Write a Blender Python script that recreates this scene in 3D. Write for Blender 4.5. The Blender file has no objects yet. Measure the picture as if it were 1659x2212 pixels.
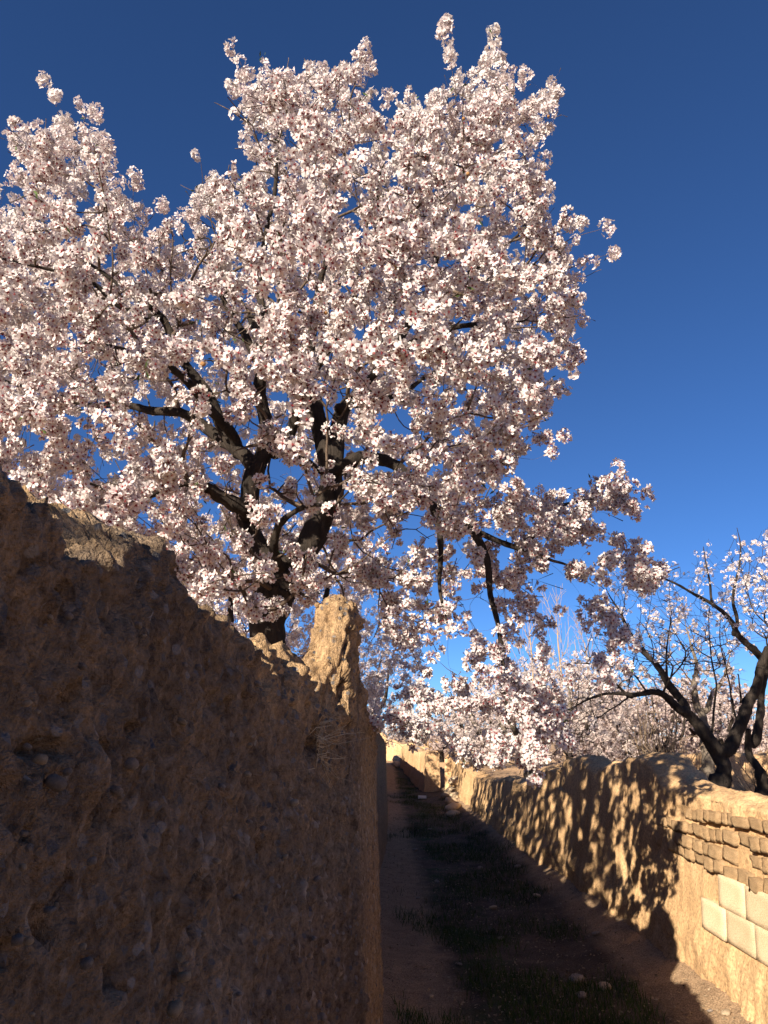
import bpy, math, random
import numpy as np
from mathutils import Vector, Matrix

random.seed(7)
RNG = np.random.default_rng(7)
S = bpy.context.scene
COL = S.collection

# ------------------------------------------------------------------ camera
F = 773.5                      # focal length in pixels of the 768x1024 frame
PITCH = math.radians(16.1)
EYE = 1.6
cam_d = bpy.data.cameras.new('camera')
cam = bpy.data.objects.new('camera', cam_d)
COL.objects.link(cam)
cam.location = (0, 0, EYE)
cam.rotation_euler = (math.radians(90) + PITCH, 0, 0)
cam_d.sensor_fit = 'VERTICAL'
cam_d.sensor_height = 36.0
cam_d.sensor_width = 27.0
cam_d.lens = 36.0 * F / 1024
cam_d.clip_start = 0.02
cam_d.clip_end = 3000
S.camera = cam

# ------------------------------------------------------------------ sky, sun, exposure
LX, LY, LZ = 1.0, 1.4, -0.80                    # direction the sunlight travels
SUN_EL = math.atan2(-LZ, math.hypot(LX, LY))
SUN_AZ = math.atan2(-LX, -LY)                   # from +Y towards +X
W = bpy.data.worlds.new('World')
S.world = W
W.use_nodes = True
wn = W.node_tree
bg = wn.nodes['Background']
sky = wn.nodes.new('ShaderNodeTexSky')
sky.sky_type = 'NISHITA'
sky.sun_disc = False
sky.sun_elevation = SUN_EL
sky.sun_rotation = SUN_AZ
sky.altitude = 3000
sky.air_density = 0.95
sky.dust_density = 0.0
sky.ozone_density = 10.0
wn.links.new(sky.outputs[0], bg.inputs[0])
bg.inputs[1].default_value = 0.054
sun_d = bpy.data.lights.new('sun', 'SUN')
sun_d.energy = 5.0
sun_d.angle = math.radians(0.5)
sun_d.color = (1.0, 0.89, 0.72)
sun = bpy.data.objects.new('sun', sun_d)
COL.objects.link(sun)
sun.location = (-6, -8, 9)
sun.rotation_euler = Vector((LX, LY, LZ)).to_track_quat('-Z', 'Y').to_euler()
S.view_settings.view_transform = 'Standard'
S.view_settings.look = 'None'
S.view_settings.gamma = 1
S.view_settings.use_curve_mapping = False
S.view_settings.exposure = 1.3
S.cycles.max_bounces = 6
S.cycles.diffuse_bounces = 4
S.cycles.transmission_bounces = 4
S.cycles.use_denoising = True

# ------------------------------------------------------------------ helpers
K = 768 / 1659.0               # display pixel -> render pixel


def ray(dx, dy):
    """direction through a point of the 1659x2212 view of the photograph"""
    a = (dx * K - 384) / F
    b = (512 - dy * K) / F
    return np.array([a, math.cos(PITCH) - b * math.sin(PITCH), math.sin(PITCH) + b * math.cos(PITCH)])


def at(dx, dy, Y):
    d = ray(dx, dy)
    t = Y / d[1]
    return np.array([d[0] * t, Y, EYE + d[2] * t])


def tag(o, label=None, cat=None, group=None, kind=None):
    if label: o['label'] = label
    if cat: o['category'] = cat
    if group: o['group'] = group
    if kind: o['kind'] = kind
    return o


def empty(name, loc):
    o = bpy.data.objects.new(name, None)
    o.empty_display_size = 0.2
    COL.objects.link(o)
    o.location = loc
    return o


def mesh_np(name, V, faces, mat, parent=None, attrs=None, smooth=False):
    """faces: (n,k) int array, or list of such arrays"""
    if not isinstance(faces, list): faces = [faces]
    faces = [f for f in faces if len(f)]
    V = np.asarray(V, dtype=np.float32)
    me = bpy.data.meshes.new(name)
    me.vertices.add(len(V))
    me.vertices.foreach_set('co', V.ravel())
    nl = sum(f.size for f in faces)
    npoly = sum(len(f) for f in faces)
    me.loops.add(nl)
    me.loops.foreach_set('vertex_index', np.concatenate([f.ravel() for f in faces]).astype(np.int32))
    me.polygons.add(npoly)
    tot = np.concatenate([np.full(len(f), f.shape[1]) for f in faces])
    start = np.concatenate([[0], np.cumsum(tot)[:-1]])
    me.polygons.foreach_set('loop_start', start.astype(np.int32))
    me.polygons.foreach_set('use_smooth', np.full(npoly, smooth))
    if attrs:
        for k, a in attrs.items():
            at_ = me.attributes.new(k, 'FLOAT', 'POINT')
            at_.data.foreach_set('value', np.asarray(a, dtype=np.float32))
    me.update(calc_edges=True)
    me.validate()
    if mat is not None: me.materials.append(mat)
    o = bpy.data.objects.new(name, me)
    COL.objects.link(o)
    if parent is not None: o.parent = parent
    return o


def copy_obj(o, parent=None, name=None):
    c = o.copy()
    COL.objects.link(c)
    c.parent = parent
    return c


# ---- vectorised noise
_perm = RNG.permutation(256)
_perm = np.concatenate([_perm, _perm, _perm])
_g = RNG.normal(size=(256, 3))
_g /= np.linalg.norm(_g, axis=1)[:, None]


def perlin(p):
    p = np.asarray(p, dtype=np.float64)
    i = np.floor(p).astype(np.int64)
    f = p - i
    i &= 255
    u = f * f * f * (f * (f * 6 - 15) + 10)
    out = 0
    for dx in (0, 1):
        wx = u[:, 0] if dx else 1 - u[:, 0]
        for dy in (0, 1):
            wy = u[:, 1] if dy else 1 - u[:, 1]
            for dz in (0, 1):
                wz = u[:, 2] if dz else 1 - u[:, 2]
                h = _perm[_perm[_perm[(i[:, 0] + dx) & 255] + ((i[:, 1] + dy) & 255)] + ((i[:, 2] + dz) & 255)]
                g = _g[h]
                dot = g[:, 0] * (f[:, 0] - dx) + g[:, 1] * (f[:, 1] - dy) + g[:, 2] * (f[:, 2] - dz)
                out = out + wx * wy * wz * dot
    return out * 1.5


def fbm(p, octs=3, gain=0.5):
    p = np.asarray(p, dtype=np.float64)
    s = 0
    a = 1.0
    for k in range(octs):
        s = s + a * perlin(p * (2.03 ** k) + 17.3 * k)
        a *= gain
    return s


def pebbles(p, cell, rmin, rmax, prob, seed=0):
    """height of half-buried round lumps scattered through space"""
    q = p / cell
    i0 = np.floor(q).astype(np.int64)
    best = np.zeros(len(p))
    for dx in (-1, 0, 1):
        for dy in (-1, 0, 1):
            for dz in (-1, 0, 1):
                c = i0 + np.array([dx, dy, dz])
                h = _perm[_perm[_perm[(c[:, 0] + seed) & 255] + (c[:, 1] & 255)] + (c[:, 2] & 255)]
                h2 = _perm[h + 37]
                h3 = _perm[h2 + 91]
                h4 = _perm[h3 + 5]
                h5 = _perm[h4 + 11]
                cen = (c + np.stack([h, h2, h3], 1) / 255.0) * cell
                r = rmin + (rmax - rmin) * (h4 / 255.0) ** 2
                dd = p - cen
                dd[:, 2] *= 0.8
                d2 = np.sum(dd ** 2, axis=1)
                hh = np.sqrt(np.maximum(0, r * r - d2)) * (h5 / 255.0 < prob)
                best = np.maximum(best, hh)
    return best


# ------------------------------------------------------------------ materials
def new_mat(name):
    m = bpy.data.materials.new(name)
    m.use_nodes = True
    nt = m.node_tree
    b = nt.nodes['Principled BSDF']
    b.inputs['Roughness'].default_value = 0.9
    b.inputs['Specular IOR Level'].default_value = 0.15
    return m, nt, b


def ramp(nt, fac, stops):
    r = nt.nodes.new('ShaderNodeValToRGB')
    el = r.color_ramp.elements
    while len(el) < len(stops): el.new(0.5)
    for e, (p, c) in zip(el, stops):
        e.position = p
        e.color = (*c, 1)
    nt.links.new(fac, r.inputs[0])
    return r.outputs[0]


def noise_node(nt, scale, detail=4, rough=0.6, vec=None, dist=0.0):
    n = nt.nodes.new('ShaderNodeTexNoise')
    n.inputs['Scale'].default_value = scale
    n.inputs['Detail'].default_value = detail
    n.inputs['Roughness'].default_value = rough
    n.inputs['Distortion'].default_value = dist
    if vec is not None: nt.links.new(vec, n.inputs['Vector'])
    return n.outputs['Fac']


def mixc(nt, fac, a, b, mode='MIX'):
    m = nt.nodes.new('ShaderNodeMix')
    m.data_type = 'RGBA'
    m.blend_type = mode
    if isinstance(fac, (int, float)): m.inputs[0].default_value = fac
    else: nt.links.new(fac, m.inputs[0])
    for s, v in ((6, a), (7, b)):
        if isinstance(v, tuple): m.inputs[s].default_value = (*v, 1)
        else: nt.links.new(v, m.inputs[s])
    return m.outputs[2]


def objcoord(nt, scale=(1, 1, 1)):
    t = nt.nodes.new('ShaderNodeTexCoord')
    m = nt.nodes.new('ShaderNodeMapping')
    m.inputs['Scale'].default_value = scale
    nt.links.new(t.outputs['Object'], m.inputs['Vector'])
    return m.outputs[0]


def bump(nt, b, h, strength, dist):
    n = nt.nodes.new('ShaderNodeBump')
    n.inputs['Strength'].default_value = strength
    n.inputs['Distance'].default_value = dist
    nt.links.new(h, n.inputs['Height'])
    nt.links.new(n.outputs[0], b.inputs['Normal'])


def mud_mat(name, lo, mid, hi, fine=90, grit=0.006, streak=True, greystone=0.0, lit_tone=None):
    m, nt, b = new_mat(name)
    v = objcoord(nt)
    c = ramp(nt, noise_node(nt, 2.2, 8, 0.65, v, 0.3), [(0.28, lo), (0.5, mid), (0.72, hi)])
    if lit_tone:
        # sunlight and bounced light painted in as a paler earth tone
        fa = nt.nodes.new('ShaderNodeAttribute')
        fa.attribute_name = 'lit_tone'
        cf = ramp(nt, noise_node(nt, 9, 6, 0.65, v), [(0.3, lit_tone[0]), (0.7, lit_tone[1])])
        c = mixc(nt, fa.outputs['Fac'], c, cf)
    c2 = ramp(nt, noise_node(nt, fine, 4, 0.7, v), [(0.3, (0.5, 0.48, 0.46)), (0.52, (1, 1, 1)), (0.75, (1.4, 1.36, 1.3))])
    c = mixc(nt, 1.0, c, c2, 'MULTIPLY')
    if lit_tone:
        cm = ramp(nt, noise_node(nt, 24, 5, 0.7, objcoord(nt, (1, 1, .7))), [(0.32, (0.38, 0.37, 0.38)), (0.45, (0.9, 0.88, 0.86)), (0.58, (1.05, 1.04, 1.0)), (0.72, (1.55, 1.5, 1.45))])
        c = mixc(nt, 0.9, c, cm, 'MULTIPLY')
        pa = nt.nodes.new('ShaderNodeAttribute')
        pa.attribute_name = 'pebble'
        pc = ramp(nt, noise_node(nt, 16, 2, .5, v), [(0.30, (0.17, 0.15, 0.135)), (0.45, (0.30, 0.22, 0.16)), (0.55, (0.40, 0.32, 0.25)), (0.68, (0.50, 0.43, 0.37))])
        pf = nt.nodes.new('ShaderNodeMath')
        pf.operation = 'MULTIPLY'
        pf.inputs[1].default_value = .75
        nt.links.new(pa.outputs['Fac'], pf.inputs[0])
        c = mixc(nt, pf.outputs[0], c, pc)
    oi = nt.nodes.new('ShaderNodeObjectInfo')
    cr = ramp(nt, oi.outputs['Random'], [(0.0, (0.92, 0.91, 0.90)), (1.0, (1.16, 1.16, 1.17))])
    c = mixc(nt, 1.0 if not streak else 0.0, c, cr, 'MULTIPLY')
    if streak:
        vs = objcoord(nt, (9, 9, 1.1))
        c3 = ramp(nt, noise_node(nt, 1.6, 5, 0.6, vs), [(0.35, (0.8, 0.77, 0.74)), (0.6, (1.05, 1.04, 1.02))])
        c = mixc(nt, 0.7, c, c3, 'MULTIPLY')
    if greystone:
        vo = nt.nodes.new('ShaderNodeTexVoronoi')
        vo.inputs['Scale'].default_value = 55
        nt.links.new(v, vo.inputs['Vector'])
        sx = nt.nodes.new('ShaderNodeSeparateColor')
        nt.links.new(vo.outputs['Color'], sx.inputs[0])
        f = ramp(nt, sx.outputs[0], [(1 - greystone - 0.01, (0, 0, 0)), (1 - greystone, (1, 1, 1))])
        d = ramp(nt, vo.outputs['Distance'], [(0.35, (1, 1, 1)), (0.5, (0, 0, 0))])
        ff = mixc(nt, 1.0, f, d, 'MULTIPLY')
        sc = ramp(nt, sx.outputs[1], [(0.0, (0.10, 0.095, 0.10)), (0.6, (0.19, 0.165, 0.15)), (1.0, (0.30, 0.26, 0.23))])
        c = mixc(nt, ff, c, sc)
    nt.links.new(c, b.inputs['Base Color'])
    hb = nt.nodes.new('ShaderNodeMath')
    hb.operation = 'ADD'
    nt.links.new(noise_node(nt, fine * 0.5, 6, 0.75, v), hb.inputs[0])
    nt.links.new(noise_node(nt, fine * 2.2, 3, 0.6, v), hb.inputs[1])
    bump(nt, b, hb.outputs[0], 0.9, grit)
    return m


M = {}
M['mud_left'] = mud_mat('rough_mud', (0.16, 0.122, 0.092), (0.25, 0.183, 0.13), (0.34, 0.245, 0.165), 75, 0.02, True, 0.16, lit_tone=((0.40, 0.265, 0.15), (0.52, 0.35, 0.20)))
M['mud_right'] = mud_mat('plastered_mud', (0.46, 0.295, 0.16), (0.58, 0.375, 0.20), (0.66, 0.44, 0.245), 60, 0.01)
M['mud_far'] = mud_mat('sunlit_mud', (0.46, 0.29, 0.16), (0.55, 0.36, 0.20), (0.62, 0.42, 0.25), 40, 0.012)
M['brick'] = mud_mat('mud_brick', (0.44, 0.285, 0.155), (0.56, 0.37, 0.205), (0.66, 0.46, 0.27), 30, 0.014, False)
M['block'] = mud_mat('pale_block', (0.54, 0.405, 0.255), (0.61, 0.465, 0.30), (0.66, 0.515, 0.345), 40, 0.002, False)
M['stone'] = mud_mat('grey_stone', (0.17, 0.15, 0.14), (0.27, 0.225, 0.19), (0.36, 0.29, 0.235), 60, 0.003, False)
M['palestone'] = mud_mat('tan_stone', (0.36, 0.27, 0.18), (0.46, 0.35, 0.24), (0.52, 0.42, 0.30), 60, 0.004, False)
M['earth'] = mud_mat('orchard_earth', (0.32, 0.205, 0.12), (0.43, 0.28, 0.165), (0.50, 0.34, 0.21), 20, 0.02, False)


def lane_material():
    m, nt, b = new_mat('lane_dirt')
    v = objcoord(nt)
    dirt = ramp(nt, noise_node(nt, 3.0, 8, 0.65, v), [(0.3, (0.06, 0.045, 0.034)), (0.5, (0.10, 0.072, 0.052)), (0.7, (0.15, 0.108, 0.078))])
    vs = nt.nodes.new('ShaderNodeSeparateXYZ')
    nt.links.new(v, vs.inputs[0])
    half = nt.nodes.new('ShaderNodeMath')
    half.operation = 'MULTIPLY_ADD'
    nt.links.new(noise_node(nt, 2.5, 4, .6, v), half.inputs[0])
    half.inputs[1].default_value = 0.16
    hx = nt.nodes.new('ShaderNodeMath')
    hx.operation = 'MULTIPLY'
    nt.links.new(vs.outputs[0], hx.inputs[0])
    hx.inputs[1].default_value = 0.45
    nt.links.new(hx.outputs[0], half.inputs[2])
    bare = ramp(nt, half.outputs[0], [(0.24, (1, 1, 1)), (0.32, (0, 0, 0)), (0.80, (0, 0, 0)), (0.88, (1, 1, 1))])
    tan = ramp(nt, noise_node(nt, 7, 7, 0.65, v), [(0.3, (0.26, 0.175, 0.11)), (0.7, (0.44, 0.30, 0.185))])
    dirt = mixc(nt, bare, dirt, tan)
    green = ramp(nt, noise_node(nt, 1.6, 6, 0.7, v, 0.5), [(0.46, (0, 0, 0)), (0.6, (1, 1, 1))])
    xr = ramp(nt, vs.outputs[0], [(0.35, (0, 0, 0)), (0.6, (1, 1, 1)), (0.92, (1, 1, 1)), (0.99, (0, 0, 0))])
    gm = mixc(nt, 1.0, green, xr, 'MULTIPLY')
    gcol = ramp(nt, noise_node(nt, 60, 3, 0.6, v), [(0.3, (0.02, 0.035, 0.012)), (0.7, (0.06, 0.085, 0.03))])
    c = mixc(nt, gm, dirt, gcol)
    sp = ramp(nt, noise_node(nt, 110, 3, 0.6, v), [(0.35, (0.55, 0.53, 0.5)), (0.55, (1, 1, 1)), (0.72, (1.6, 1.55, 1.5))])
    c = mixc(nt, 1.0, c, sp, 'MULTIPLY')
    nt.links.new(c, b.inputs['Base Color'])
    bump(nt, b, noise_node(nt, 45, 6, 0.75, v), 1.0, 0.015)
    return m


M['lane'] = lane_material()


def bark_mat(name, lo, hi, scale=14):
    m, nt, b = new_mat(name)
    v = objcoord(nt, (1, 1, 0.3))
    n = noise_node(nt, scale, 8, 0.7, v, 0.4)
    c = ramp(nt, n, [(0.32, lo), (0.7, hi)])
    nt.links.new(c, b.inputs['Base Color'])
    bump(nt, b, noise_node(nt, scale * 3, 6, 0.75, v), 1.0, 0.02)
    return m


M['bark'] = bark_mat('dark_bark', (0.012, 0.010, 0.009), (0.055, 0.042, 0.034))
M['greybark'] = bark_mat('grey_bark', (0.08, 0.065, 0.05), (0.25, 0.20, 0.155), 20)
M['twig'] = bark_mat('twig_bark', (0.06, 0.043, 0.034), (0.20, 0.145, 0.108), 25)
M['twigdark'] = bark_mat('dark_twig_bark', (0.02, 0.016, 0.014), (0.08, 0.06, 0.048), 25)
M['twigpale'] = bark_mat('pale_twig_bark', (0.26, 0.19, 0.13), (0.42, 0.31, 0.21), 10)


def petal_material(name, stops, transl):
    m = bpy.data.materials.new(name)
    m.use_nodes = True
    nt = m.node_tree
    nt.nodes.remove(nt.nodes['Principled BSDF'])
    out = nt.nodes['Material Output']
    a = nt.nodes.new('ShaderNodeAttribute')
    a.attribute_name = 't'
    c = ramp(nt, a.outputs['Fac'], stops)
    a2 = nt.nodes.new('ShaderNodeAttribute')
    a2.attribute_name = 'tint'
    c2 = ramp(nt, a2.outputs['Fac'], [(0.0, (1.0, 0.995, 0.98)), (0.6, (1.0, 0.975, 0.975)), (1.0, (1.0, 0.92, 0.935))])
    c = mixc(nt, 1.0, c, c2, 'MULTIPLY')
    d = nt.nodes.new('ShaderNodeBsdfDiffuse')
    tr = nt.nodes.new('ShaderNodeBsdfTranslucent')
    nt.links.new(c, d.inputs[0])
    nt.links.new(c, tr.inputs[0])
    mx = nt.nodes.new('ShaderNodeMixShader')
    mx.inputs[0].default_value = transl
    nt.links.new(d.outputs[0], mx.inputs[1])
    nt.links.new(tr.outputs[0], mx.inputs[2])
    nt.links.new(mx.outputs[0], out.inputs[0])
    return m


M['petal'] = petal_material('blossom_petal', [(0.0, (0.22, 0.04, 0.045)), (0.12, (0.42, 0.13, 0.14)), (0.28, (0.60, 0.48, 0.475)),
                                              (0.55, (0.63, 0.58, 0.57)), (1.0, (0.66, 0.625, 0.61))], 0.25)
M['petalrow'] = petal_material('row_blossom_petal', [(0.0, (0.34, 0.18, 0.16)), (0.4, (0.47, 0.37, 0.345)), (1.0, (0.56, 0.48, 0.45))], 0.25)
M['petalfar'] = petal_material('far_blossom_petal', [(0.0, (0.42, 0.22, 0.20)), (0.4, (0.56, 0.47, 0.44)), (1.0, (0.64, 0.58, 0.545))], 0.25)


def flat_mat(name, lo, hi, transl=0.0, scale=8):
    m, nt, b = new_mat(name)
    v = objcoord(nt)
    c = ramp(nt, noise_node(nt, scale, 4, 0.6, v), [(0.3, lo), (0.7, hi)])
    nt.links.new(c, b.inputs['Base Color'])
    return m


M['grass'] = flat_mat('lane_grass', (0.018, 0.035, 0.010), (0.06, 0.095, 0.025), 0, 3)
M['leaf'] = flat_mat('young_leaf', (0.04, 0.065, 0.018), (0.08, 0.115, 0.04))
M['litter'] = flat_mat('dry_litter', (0.12, 0.085, 0.05), (0.40, 0.31, 0.21), 0, 30)
M['nut'] = flat_mat('dry_almond', (0.20, 0.10, 0.045), (0.34, 0.19, 0.08), 0, 40)
M['straw'] = flat_mat('dry_straw', (0.30, 0.22, 0.13), (0.48, 0.38, 0.24), 0, 15)
M['paper'] = flat_mat('white_paper', (0.6, 0.6, 0.6), (0.75, 0.75, 0.74), 0, 15)

# ------------------------------------------------------------------ ground and lane
ORCH = 0.55          # the orchards lie higher than the sunken lane


def left_x(Y):
    return np.interp(Y, [-4, 0, 2.0, 2.7, 2.95, 3.5, 4, 5, 5.5, 6.5, 8, 12, 16, 24, 40],
                     [-.66, -.40, -.265, -.195, -.125, -.125, -.105, -.06, -.10, -.28, -.2, -.02, .03, .0, -.3])


def right_x(Y):
    return np.interp(Y, [-2, 2, 4, 5.2, 6.5, 8, 10, 12.8, 17, 22, 23.2],
                     [2.0, 2.0, 2.0, 2.0, 2.0, 1.97, 1.90, 1.82, 1.82, 1.86, 1.86])


def grid_faces(nu, nv):
    i = np.arange(nu - 1)[:, None] * nv + np.arange(nv - 1)[None, :]
    return np.stack([i, i + nv, i + nv + 1, i + 1], -1).reshape(-1, 4)


def build_ground():
    xs = np.concatenate([np.array([-900, -300, -120, -50]), np.linspace(-25, -2, 24), np.array([-1.2, -.75, -.45, -.2]), np.linspace(0, 1.9, 6),
                         np.array([2.15, 2.3, 2.6, 3]), np.linspace(3.5, 30, 54), np.array([50, 120, 300, 900])])
    ys = np.concatenate([np.array([-300, -60, -20, -8, -4]), np.linspace(-2, 45, 95), np.array([60, 90, 150, 300, 900])])
    X, Y = np.meshgrid(xs, ys, indexing='ij')
    p = np.stack([X.ravel(), Y.ravel(), np.zeros(X.size)], 1)
    lx, rx = left_x(p[:, 1]), right_x(p[:, 1])
    inl = np.clip((p[:, 0] - (lx - 0.35)) / 0.15, 0, 1) * np.clip(((rx + 0.35) - p[:, 0]) / 0.15, 0, 1)
    inl *= np.clip((36 - p[:, 1]) / 3, 0, 1)
    z = ORCH + 0.06 * fbm(p * np.array([.5, .5, 1]), 3)
    p[:, 2] = z * (1 - inl) - 0.06 * inl
    o = mesh_np('ground', p, grid_faces(len(xs), len(ys)), M['earth'], smooth=True)
    tag(o, 'pale dry earth of the almond orchard beyond the mud walls', 'ground', kind='structure')


build_ground()


def lane_z(x, y):
    p = np.stack([np.asarray(x, float), np.asarray(y, float), np.zeros(len(x))], 1)
    t = (p[:, 0] - left_x(p[:, 1])) / (right_x(p[:, 1]) - left_x(p[:, 1]))
    bank = 0.16 * np.clip((t - 0.72) / 0.28, 0, 1) ** 1.6 + 0.05 * np.clip((0.14 - t) / 0.14, 0, 1)
    return bank + 0.018 * fbm(p * 1.7, 3) + 0.008 * fbm(p * 11, 3) + np.clip((p[:, 1] - 26) / 10, 0, 1) * .55


def build_lane():
    ys = np.concatenate([np.linspace(-2, 3.4, 28), np.linspace(3.5, 12, 210), np.linspace(12.1, 38, 110)])
    ts = np.linspace(-0.12, 1.12, 90)
    Yg, Tg = np.meshgrid(ys, ts, indexing='ij')
    y = Yg.ravel()
    x = left_x(y) + Tg.ravel() * (right_x(y) - left_x(y))
    z = lane_z(x, y)
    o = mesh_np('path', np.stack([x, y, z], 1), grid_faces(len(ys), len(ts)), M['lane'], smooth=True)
    tag(o, 'shaded dirt lane with patchy grass between two mud walls', 'path', kind='structure')


build_lane()


# ------------------------------------------------------------------ mud walls
def sweep_wall(name, ys, face_x, top, base, side, th_base, th_top, batter, rows, mat, disp, cap=10, back=14, path=None, shape=None):
    """a mud wall swept along ys. side=+1: its visible face looks to +X. Returns object."""
    ys = np.asarray(ys, float)
    fx = face_x(ys) if callable(face_x) else face_x
    H = top(ys) if callable(top) else top
    B = base(ys) if callable(base) else np.full(len(ys), base)
    tt = th_top(ys) if callable(th_top) else np.full(len(ys), th_top)
    n = len(ys)
    ring = rows + cap + back
    V = np.zeros((n, ring, 3))
    rc = np.minimum(0.055, tt * 0.45)
    for j in range(rows):
        t = j / (rows - 1)
        z = B + (H - rc - B) * t
        o = batter * (1 - t)
        V[:, j] = np.stack([fx + side * o, ys, z], 1)
    for j in range(cap):
        a = math.pi * (j + 1) / (cap + 1)
        o = -tt / 2 + tt / 2 * math.cos(a)
        z = H - rc + rc * math.sin(a)
        V[:, rows + j] = np.stack([fx + side * o, ys, z], 1)
    for j in range(back):
        t = (j + 1) / back
        z = H - rc + (B - H + rc) * t
        o = -(tt + (th_base - tt) * t)
        V[:, rows + cap + j] = np.stack([fx + side * o, ys, z], 1)
    if shape is not None: V = shape(V)
    if path is not None: V = path(V)
    du = np.gradient(V, axis=0)
    dv = np.gradient(V, axis=1)
    N = np.cross(dv, du) * side
    N /= np.linalg.norm(N, axis=2)[:, :, None] + 1e-9
    # make sure the normals look outwards on the visible face
    if side * np.mean(N[:, rows // 2, 0]) < 0 and path is None: N = -N
    P = V.reshape(-1, 3)
    d = disp(P, np.repeat(np.arange(n), ring), np.tile(np.arange(ring), n))
    P = P + N.reshape(-1, 3) * d[:, None]
    f = grid_faces(n, ring)
    if side < 0: f = f[:, ::-1]
    ends = []
    o = mesh_np(name, P, [f], mat, smooth=True)
    # close the two ends
    import bmesh
    bm = bmesh.new()
    bm.from_mesh(o.data)
    be = [e for e in bm.edges if len(e.link_faces) == 1]
    bm.verts.ensure_lookup_table()
    a = [bm.verts[j] for j in range(ring)]
    b = [bm.verts[(n - 1) * ring + j] for j in range(ring)]
    for loop in (a, b[::-1]):
        try: bm.faces.new(loop)
        except ValueError: pass
    bm.normal_update()
    bm.to_mesh(o.data)
    bm.free()
    return o


# --- the tall wall on the left, its broken top read off against the sky and blossoms
def left_top_profile():
    pix = [(-260, 930), (-120, 960), (0, 968), (40, 983), (70, 1008), (120, 1030), (150, 1075), (185, 1128), (235, 1150), (252, 1128), (300, 1116),
           (345, 1130), (385, 1158), (405, 1205), (412, 1238), (455, 1268), (490, 1300), (520, 1332), (545, 1376), (556, 1382),
           (578, 1378), (590, 1402), (605, 1397), (622, 1396), (632, 1418), (642, 1440), (660, 1444), (668, 1462), (676, 1482)]
    Y, Z = [], []
    ts = np.linspace(0.1, 6, 6000)
    for (x, y) in pix:
        d = ray(x, y)
        k = np.argmin(np.abs(d[0] * ts - left_x(d[1] * ts) + (.06 * min(1, max(0, (x - 540) / 30)))))
        Y.append(d[1] * ts[k])
        Z.append(EYE + d[2] * ts[k])
    return Y, Z


PY, PZ = left_top_profile()
PZ = [z_ for y_, z_ in zip(PY, PZ) if y_ < 2.78]
PY = [y_ for y_ in PY if y_ < 2.78]
TY = [-4, -2, 0.0] + PY + [2.80, 2.865, 2.90, 2.94, 3.02, 3.22, 3.30, 3.40, 3.6, 4.0, 4.4, 5.0, 5.5, 6, 7, 8, 10, 14, 24, 34]
TZ = [1.95, 2.0, 1.92] + PZ + [1.80, 1.86, 1.97, 2.07, 2.12, 2.12, 2.04, 1.93, 1.89, 1.83, 1.76, 1.67, 1.72, 1.82, 1.84, 1.80, 1.70, 1.5, 1.45, 1.4]
if __name__ == '__main__':
    print('LEFT TOP', [(round(a, 2), round(b, 2)) for a, b in zip(PY, PZ)])


def left_top(Y): return np.interp(Y, TY, TZ)
def left_th(Y): return np.interp(Y, [-4, 1.6, 2.0, 2.8, 2.9, 3.3, 3.5, 6], [.34, .34, .25, .21, .125, .13, .22, .30])


HOLES = []
for (x, y, ry, rz, dep) in [(590, 1875, 8, 55, .06), (622, 1640, 7, 42, .06), (440, 1912, 14, 22, .05), (165, 1915, 9, 26, .035), (150, 1620, 22, 20, .03),
                            (355, 1470, 10, 16, .03), (245, 2110, 8, 30, .04), (440, 2005, 6, 22, .03), (695, 1600, 18, 26, .05), (60, 2060, 8, 22, .03),
                            (300, 1580, 9, 18, .035), (520, 1530, 8, 20, .03), (262, 1770, 8, 14, .03), (590, 2050, 6, 25, .04), (100, 1800, 8, 14, .03)]:
    d = ray(x, y)
    ts = np.linspace(.1, 6, 3000)
    k = np.argmin(np.abs(d[0] * ts - left_x(d[1] * ts) - .03))
    q = d * ts[k]
    HOLES.append((q[1], EYE + q[2], ry * K / F * q[1] * 4.2, rz * K / F * q[1], dep))


def disp_left(P, ci, ri):
    d = 0.026 * fbm(P * np.array([2.6, 2.6, 1.5]), 3)
    d += 0.015 * fbm(P * np.array([9, 9, 5.0]) + 5, 3)
    d += 0.015 * fbm(P * np.array([28, 28, 17.0]) + 9, 3, 0.7)
    near = (P[:, 1] > 0.3) & (P[:, 1] < 6)
    q = P[near] + 0.004 * np.stack([perlin(P[near] * 60), perlin(P[near] * 60 + 7), perlin(P[near] * 60 + 31)], 1)
    pb = pebbles(q, 0.075, 0.010, 0.028, 0.38, 3) * 0.9
    pb = np.maximum(pb, pebbles(q, 0.030, 0.005, 0.014, 0.7, 9) * 1.0)
    pt = pebbles(q + 3.3, 0.05, 0.006, 0.022, 0.5, 21) * 2.2
    dd = np.zeros(len(P))
    dd[near] = pb - pt
    d += dd
    # crumbly broken top
    topk = np.clip((P[:, 2] - (left_top(P[:, 1]) - 0.30)) / 0.25, 0, 1)
    fz = np.interp(P[:, 1], [1.5, 1.8, 2.7, 2.85, 3.35, 3.6], [.3, 1.2, 1.2, 1.0, 1.0, .5])
    d += topk * fz * (0.030 * fbm(P * 11 + 3, 3, .6) + 0.012 * np.abs(perlin(P * 40)) - 1.5 * pebbles(P + 1.7, .09, .01, .034, .5, 33))
    for (hy, hz, sy, sz, dep) in HOLES:
        e = ((P[:, 1] - hy) / sy) ** 2 + ((P[:, 2] - hz) / sz) ** 2
        m = e < 3
        w = np.exp(-np.maximum(0, e[m] + 0.5 * perlin(P[m] * 40)) ** 1.5 * 1.6)
        d[m] -= 1.7 * dep * w
    # smoother, straighter washed-down band just before the wall turns away
    sm = np.clip((P[:, 1] - 3.0) / 0.5, 0, 1) * (1 - topk)
    d *= 1 - 0.55 * sm
    return d


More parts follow.
